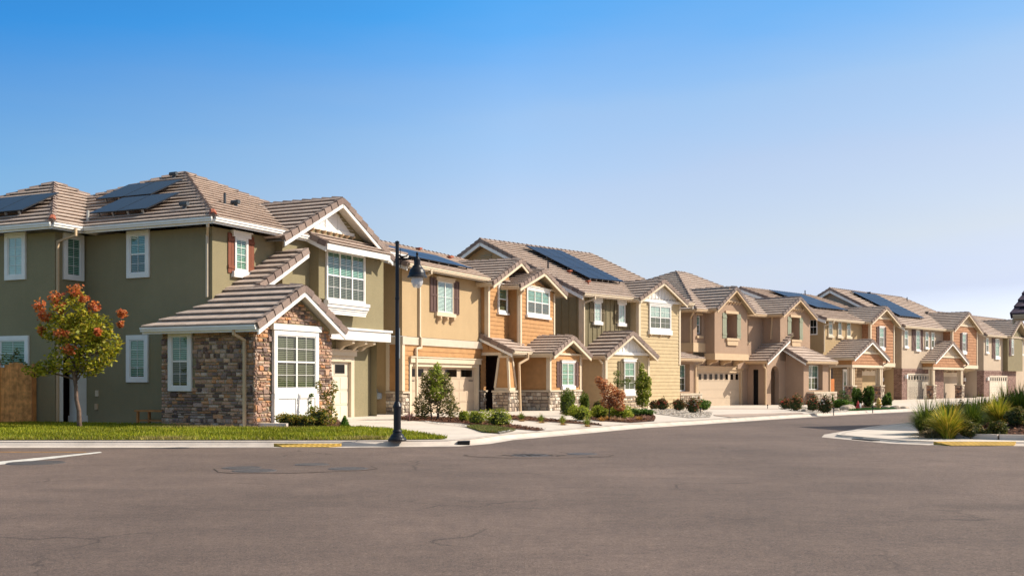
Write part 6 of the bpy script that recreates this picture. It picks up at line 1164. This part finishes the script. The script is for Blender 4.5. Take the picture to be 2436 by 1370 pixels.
ig(2426, 31.2, .85, .55, 700, DG, 'dark grass cut by the right edge of the view', .018, .5); ig(2432, 36.0, 1.05, .6, 600, DG, 'dark grass behind the edge clump of the island', .02, .5); ig(2268, 33.6, .85, .6, 600, DG, 'dark grass at the back left of the island bed', .018, .5); ig(2352, 33.8, .75, .5, 600, DG, 'dark grass at the back centre of the island bed', .018, .5)
ig(2300, 33.4, .8, .5, 500, DG+YEL[:1], 'mixed green grass between the two back dark clumps', .018, .5)
SB = [(.13, .13, .025), (.09, .11, .02), (.22, .17, .05), (.06, .08, .015)]
for px, D, r, lb in ((2310, 27.5, (.30, .27, .36), 'small leafy bush right of the front fountain grass'), (2370, 27.5, (.27, .25, .36), 'small leafy bush in front of the middle yellow grass'), (2417, 28.8, (.28, .28, .42), 'small leafy bush near the right edge of the view'), (2410, 34.5, (.4, .4, .7), 'olive leafy bush beyond the middle of the island'), (2342, 27.4, (.17, .17, .2), 'tiny leafy bush between the two front ones'), (2290, 33, (.4, .4, .75), 'low dark bush hidden between the island grasses')):
    X = (px-CX)/FPX*D; shrub((X, D), r, lb, SB, n=1300, size=.036, z0=mound(X, D)-.03, group='small leafy bushes on the island')
# ------------------------------------------------------------------ street furniture
lx, ly = at(945, 1048, .13); T = empty('street_lamp', (lx, ly, .13), 0, label='black street lamp with a bell shade and clear globe', cat='street lamp')
m = MB(W0); m.lathe((0, 0, 0), [(0, 0), (.21, 0), (.22, .03), (.20, .06), (.165, .09), (.15, .13), (.105, .17), (.10, .20), (.115, .22), (.10, .24), (.085, .26), (.085, .74), (.10, .76), (.10, .80), (.075, .86), (.06, .90)], 'black_metal', 28); m.build('base', T)
m = MB(W0); m.lathe((0, 0, 0), [(.048, .88), (.045, 3.25), (.052, 3.26), (.052, 3.31), (.043, 3.32), (.042, 4.55), (.05, 4.56), (.05, 4.6), (0, 4.62)], 'black_metal', 20); m.build('pole', T)
m = MB(W0); m.tube([(0, 0, 4.20), (.28, 0, 4.20), (.46, 0, 4.24)], [.026, .022, .018], 'black_metal', 8); m.tube([(.05, 0, 4.06), (.12, 0, 4.17), (.3, 0, 4.18), (.42, 0, 4.17)], .010, 'black_metal', 6); m.tube([(.02, 0, 4.3), (.10, 0, 4.24), (.2, 0, 4.26), (.26, 0, 4.29)], [.02, .03, .02, .008], 'black_metal', 8); m.tube([(.46, 0, 4.34), (.46, 0, 4.1)], [.02, .02], 'black_metal', 8); m.tube([(.075, 0, 4.0), (.075, 0, 4.45)], .008, 'black_metal', 6); m.build('arm', T)
m = MB(W0); m.lathe((.46, 0, 0), [(.012, 4.36), (.03, 4.33), (.02, 4.27), (.05, 4.24), (.06, 4.2), (.075, 4.18), (.075, 4.06), (.10, 4.04), (.12, 4.0), (.165, 3.95), (.19, 3.88), (.20, 3.82), (.235, 3.78), (.235, 3.765), (.18, 3.775), (.0, 3.80)], 'black_metal', 32); m.build('lamp_shade', T, smooth=False)
m = MB(W0); m.lathe((.46, 0, 0), [(.135, 3.79), (.137, 3.72), (.135, 3.66), (.12, 3.60), (.09, 3.555), (.05, 3.53), (0, 3.525)], 'glass_globe', 24); G_ = m.build('globe', T, smooth=True); m = MB(W0); m.lathe((.46, 0, 0), [(.06, 3.79), (.06, 3.68), (.04, 3.62), (0, 3.6)], 'curtain', 12); m.build('bulb', G_)
m = MB(W0); m.box(.044, .06, -.02, .02, 1.9, 2.6, 'curtain'); m.build('number_plate', T)
T = empty('fire_hydrant', (*at(2090, 976, .05), .05), 0, label='yellow fire hydrant on the small lawn', cat='fire hydrant')
m = MB(W0); m.lathe((0, 0, 0), [(0, 0), (.2, 0), (.2, .05), (.14, .06), (.13, .55), (.17, .56), (.17, .62), (.15, .63), (.13, .74), (.08, .82), (.03, .84), (.03, .9), (0, .9)], 'hydrant_yellow', 20); m.build('barrel', T)
for d in ((1, 0), (-1, 0)): m = MB(W0); m.tube([(0, 0, .42), (d[0]*.22, d[1]*.22, .42)], [.07, .07], 'hydrant_yellow', 12); m.build('cap', T)
m = MB(W0); m.tube([(0, 0, .36), (0, -.24, .36)], [.09, .09], 'hydrant_yellow', 12); m.build('outlet', T); T.scale = (.74,)*3
T = empty('garden_ornament', (*at(2041, 977, .05), .05), 0, label='small red and white garden ornament on the gravel', cat='garden ornament')
m = MB(W0); m.lathe((0, 0, 0), [(0, 0), (.18, 0), (.2, .2), (.15, .4), (.1, .5), (.12, .56), (.08, .7), (.02, .88), (0, .88)], 'red_paint', 14); m.build('body', T); m = MB(W0); m.lathe((.16, -.05, 0), [(0, .1), (.08, .16), (.1, .4), (.07, .6), (0, .66)], 'white_trim', 12); m.build('front', T); T.scale = (.58,)*3
for i, (px, py, r) in enumerate(((2016, 981, .38), (1945, 972, .3), (2060, 981, .12), (1990, 984, .14), (1665, 985, .15), (1912, 985, .13), (2110, 975, .3), (2130, 976, .28), (2150, 976, .26))):
    p = at(px, py, -.02); bm = bmesh.new(); bmesh.ops.create_icosphere(bm, subdivisions=3, radius=1)
    for v in bm.verts: k = 1+.2*math.sin(v.co.x*3+i)*math.cos(v.co.y*4+2*i); v.co = Vector((v.co.x*r*k, v.co.y*r*.8*k, v.co.z*r*.55*k))
    me = bpy.data.meshes.new('boulder'); bm.to_mesh(me); bm.free(); me.materials.append(M['rock']); o = link('boulder', me); o.location = (*p, gz(*p)+r*.2)
    tag(o, ('large pale boulder before the juniper mat', 'pale boulder at the foot of the second planter', 'small stone beside the garden ornament', 'small stone in front of the juniper mat', 'small stone near the left juniper', 'small stone near the red rose bush', 'tan edging boulder nearest the hydrant', 'middle tan edging boulder by the hydrant lawn', 'tan edging boulder at the far end of the hydrant lawn')[i], 'boulder', 'garden stones')
for px, py, lb in ((2076, 983, 'short dark path light left of the hydrant'), (1667, 991, 'short dark path light near the taupe drive'), (1826, 968, 'short dark path light by the arched entry'), (1983, 989, 'short dark path light at the gravel edge')):
    p = at(px, py, 0); T = empty('path_light', (*p, gz(*p)), 0, label=lb, cat='path light', group='garden path lights'); m = MB(W0); m.tube([(0, 0, -.1), (0, 0, .2)], .02, 'black_metal', 8); m.build('stake', T); m = MB(W0); m.lathe((0, 0, .19), [(.05, 0), (.05, .03), (.015, .07), (0, .07)], 'black_metal', 12); m.build('lamp_cap', T)
# wooden gate and bench
gx0, gy0 = F1.w(-2.85, -6.35); T = empty('wooden_gate', (gx0, gy0, .1), math.atan2(F1.U[1], F1.U[0]), label='arched cedar plank gate beside the olive house', cat='gate')
m = MB(W0); m.box(1.40, 1.53, -.07, .05, -.2, 1.98, 'bench_wood'); m.build('post', T); m = MB(W0); m.box(.0, .13, -.07, .05, -.2, 1.98, 'bench_wood'); m.build('post', T)
for i in range(7): m = MB(W0); x0 = .16+i*.176; m.box(x0, x0+.168, -.016, .012, -.02, 1.80+.22*math.sin(math.pi*(i+.5)/7), 'wood_fence'); m.build('plank', T)
m = MB(W0); m.box(1.34, 1.45, -.09, -.07, 1.55, 1.65, 'black_metal'); m.build('hinge', T)
T2 = empty('wooden_fence', (*F1.w(-6.4, -6.35), .1), math.atan2(F1.U[1], F1.U[0]), label='cedar fence left of the arched gate, cut by the frame', cat='fence'); m = MB(W0)
for i in range(20): m.box(.0+i*.176, .168+i*.176, -.016, .012, -.02, 1.88, 'wood_fence')
m.build('plank_panel', T2); m = MB(W0); m.box(0, 3.5, .013, .05, 1.5, 1.6, 'wood_fence'); m.build('rail', T2)
bx, by = F1.w(-.75, -1.62); T = empty('wooden_bench', (bx, by, .1), math.atan2(F1.U[1], F1.U[0]), label='low brown wooden bench against the stone room', cat='bench')
m = MB(W0)
for i in range(3): m.box(-.32+i*.2, -.14+i*.2, -.65, .62, .44, .49, 'bench_wood')
m.build('seat', T)
for x in (-.28, .22):
    for y in (-.6, .5): m = MB(W0); m.box(x, x+.07, y, y+.07, -.1, .44, 'bench_wood'); m.build('leg', T)
m = MB(W0); m.box(-.25, .25, -.58, .55, .14, .18, 'bench_wood'); m.build('shelf', T)
for px, D, lb in ((1657, 79.5, 'orange wooden gate slat left of the taupe garage'), (1975, 84.0, 'orange wooden gate slat right of the second planter')):
    X = (px-CX)/FPX*D; T = tag(None, None) if 0 else empty('side_gate', (X, D, -.25), math.atan2(UB[1], UB[0]), label=lb, cat='gate', group='orange side gates'); m = MB(W0)
    for i in range(5): m.box(-.1+i*.15, .04+i*.15, -.02, .02, 0, 1.95, 'orange_wood')
    m.build('plank_panel', T); m = MB(W0); m.box(-.1, .65, .021, .06, 1.6, 1.7, 'orange_wood'); m.build('rail', T)
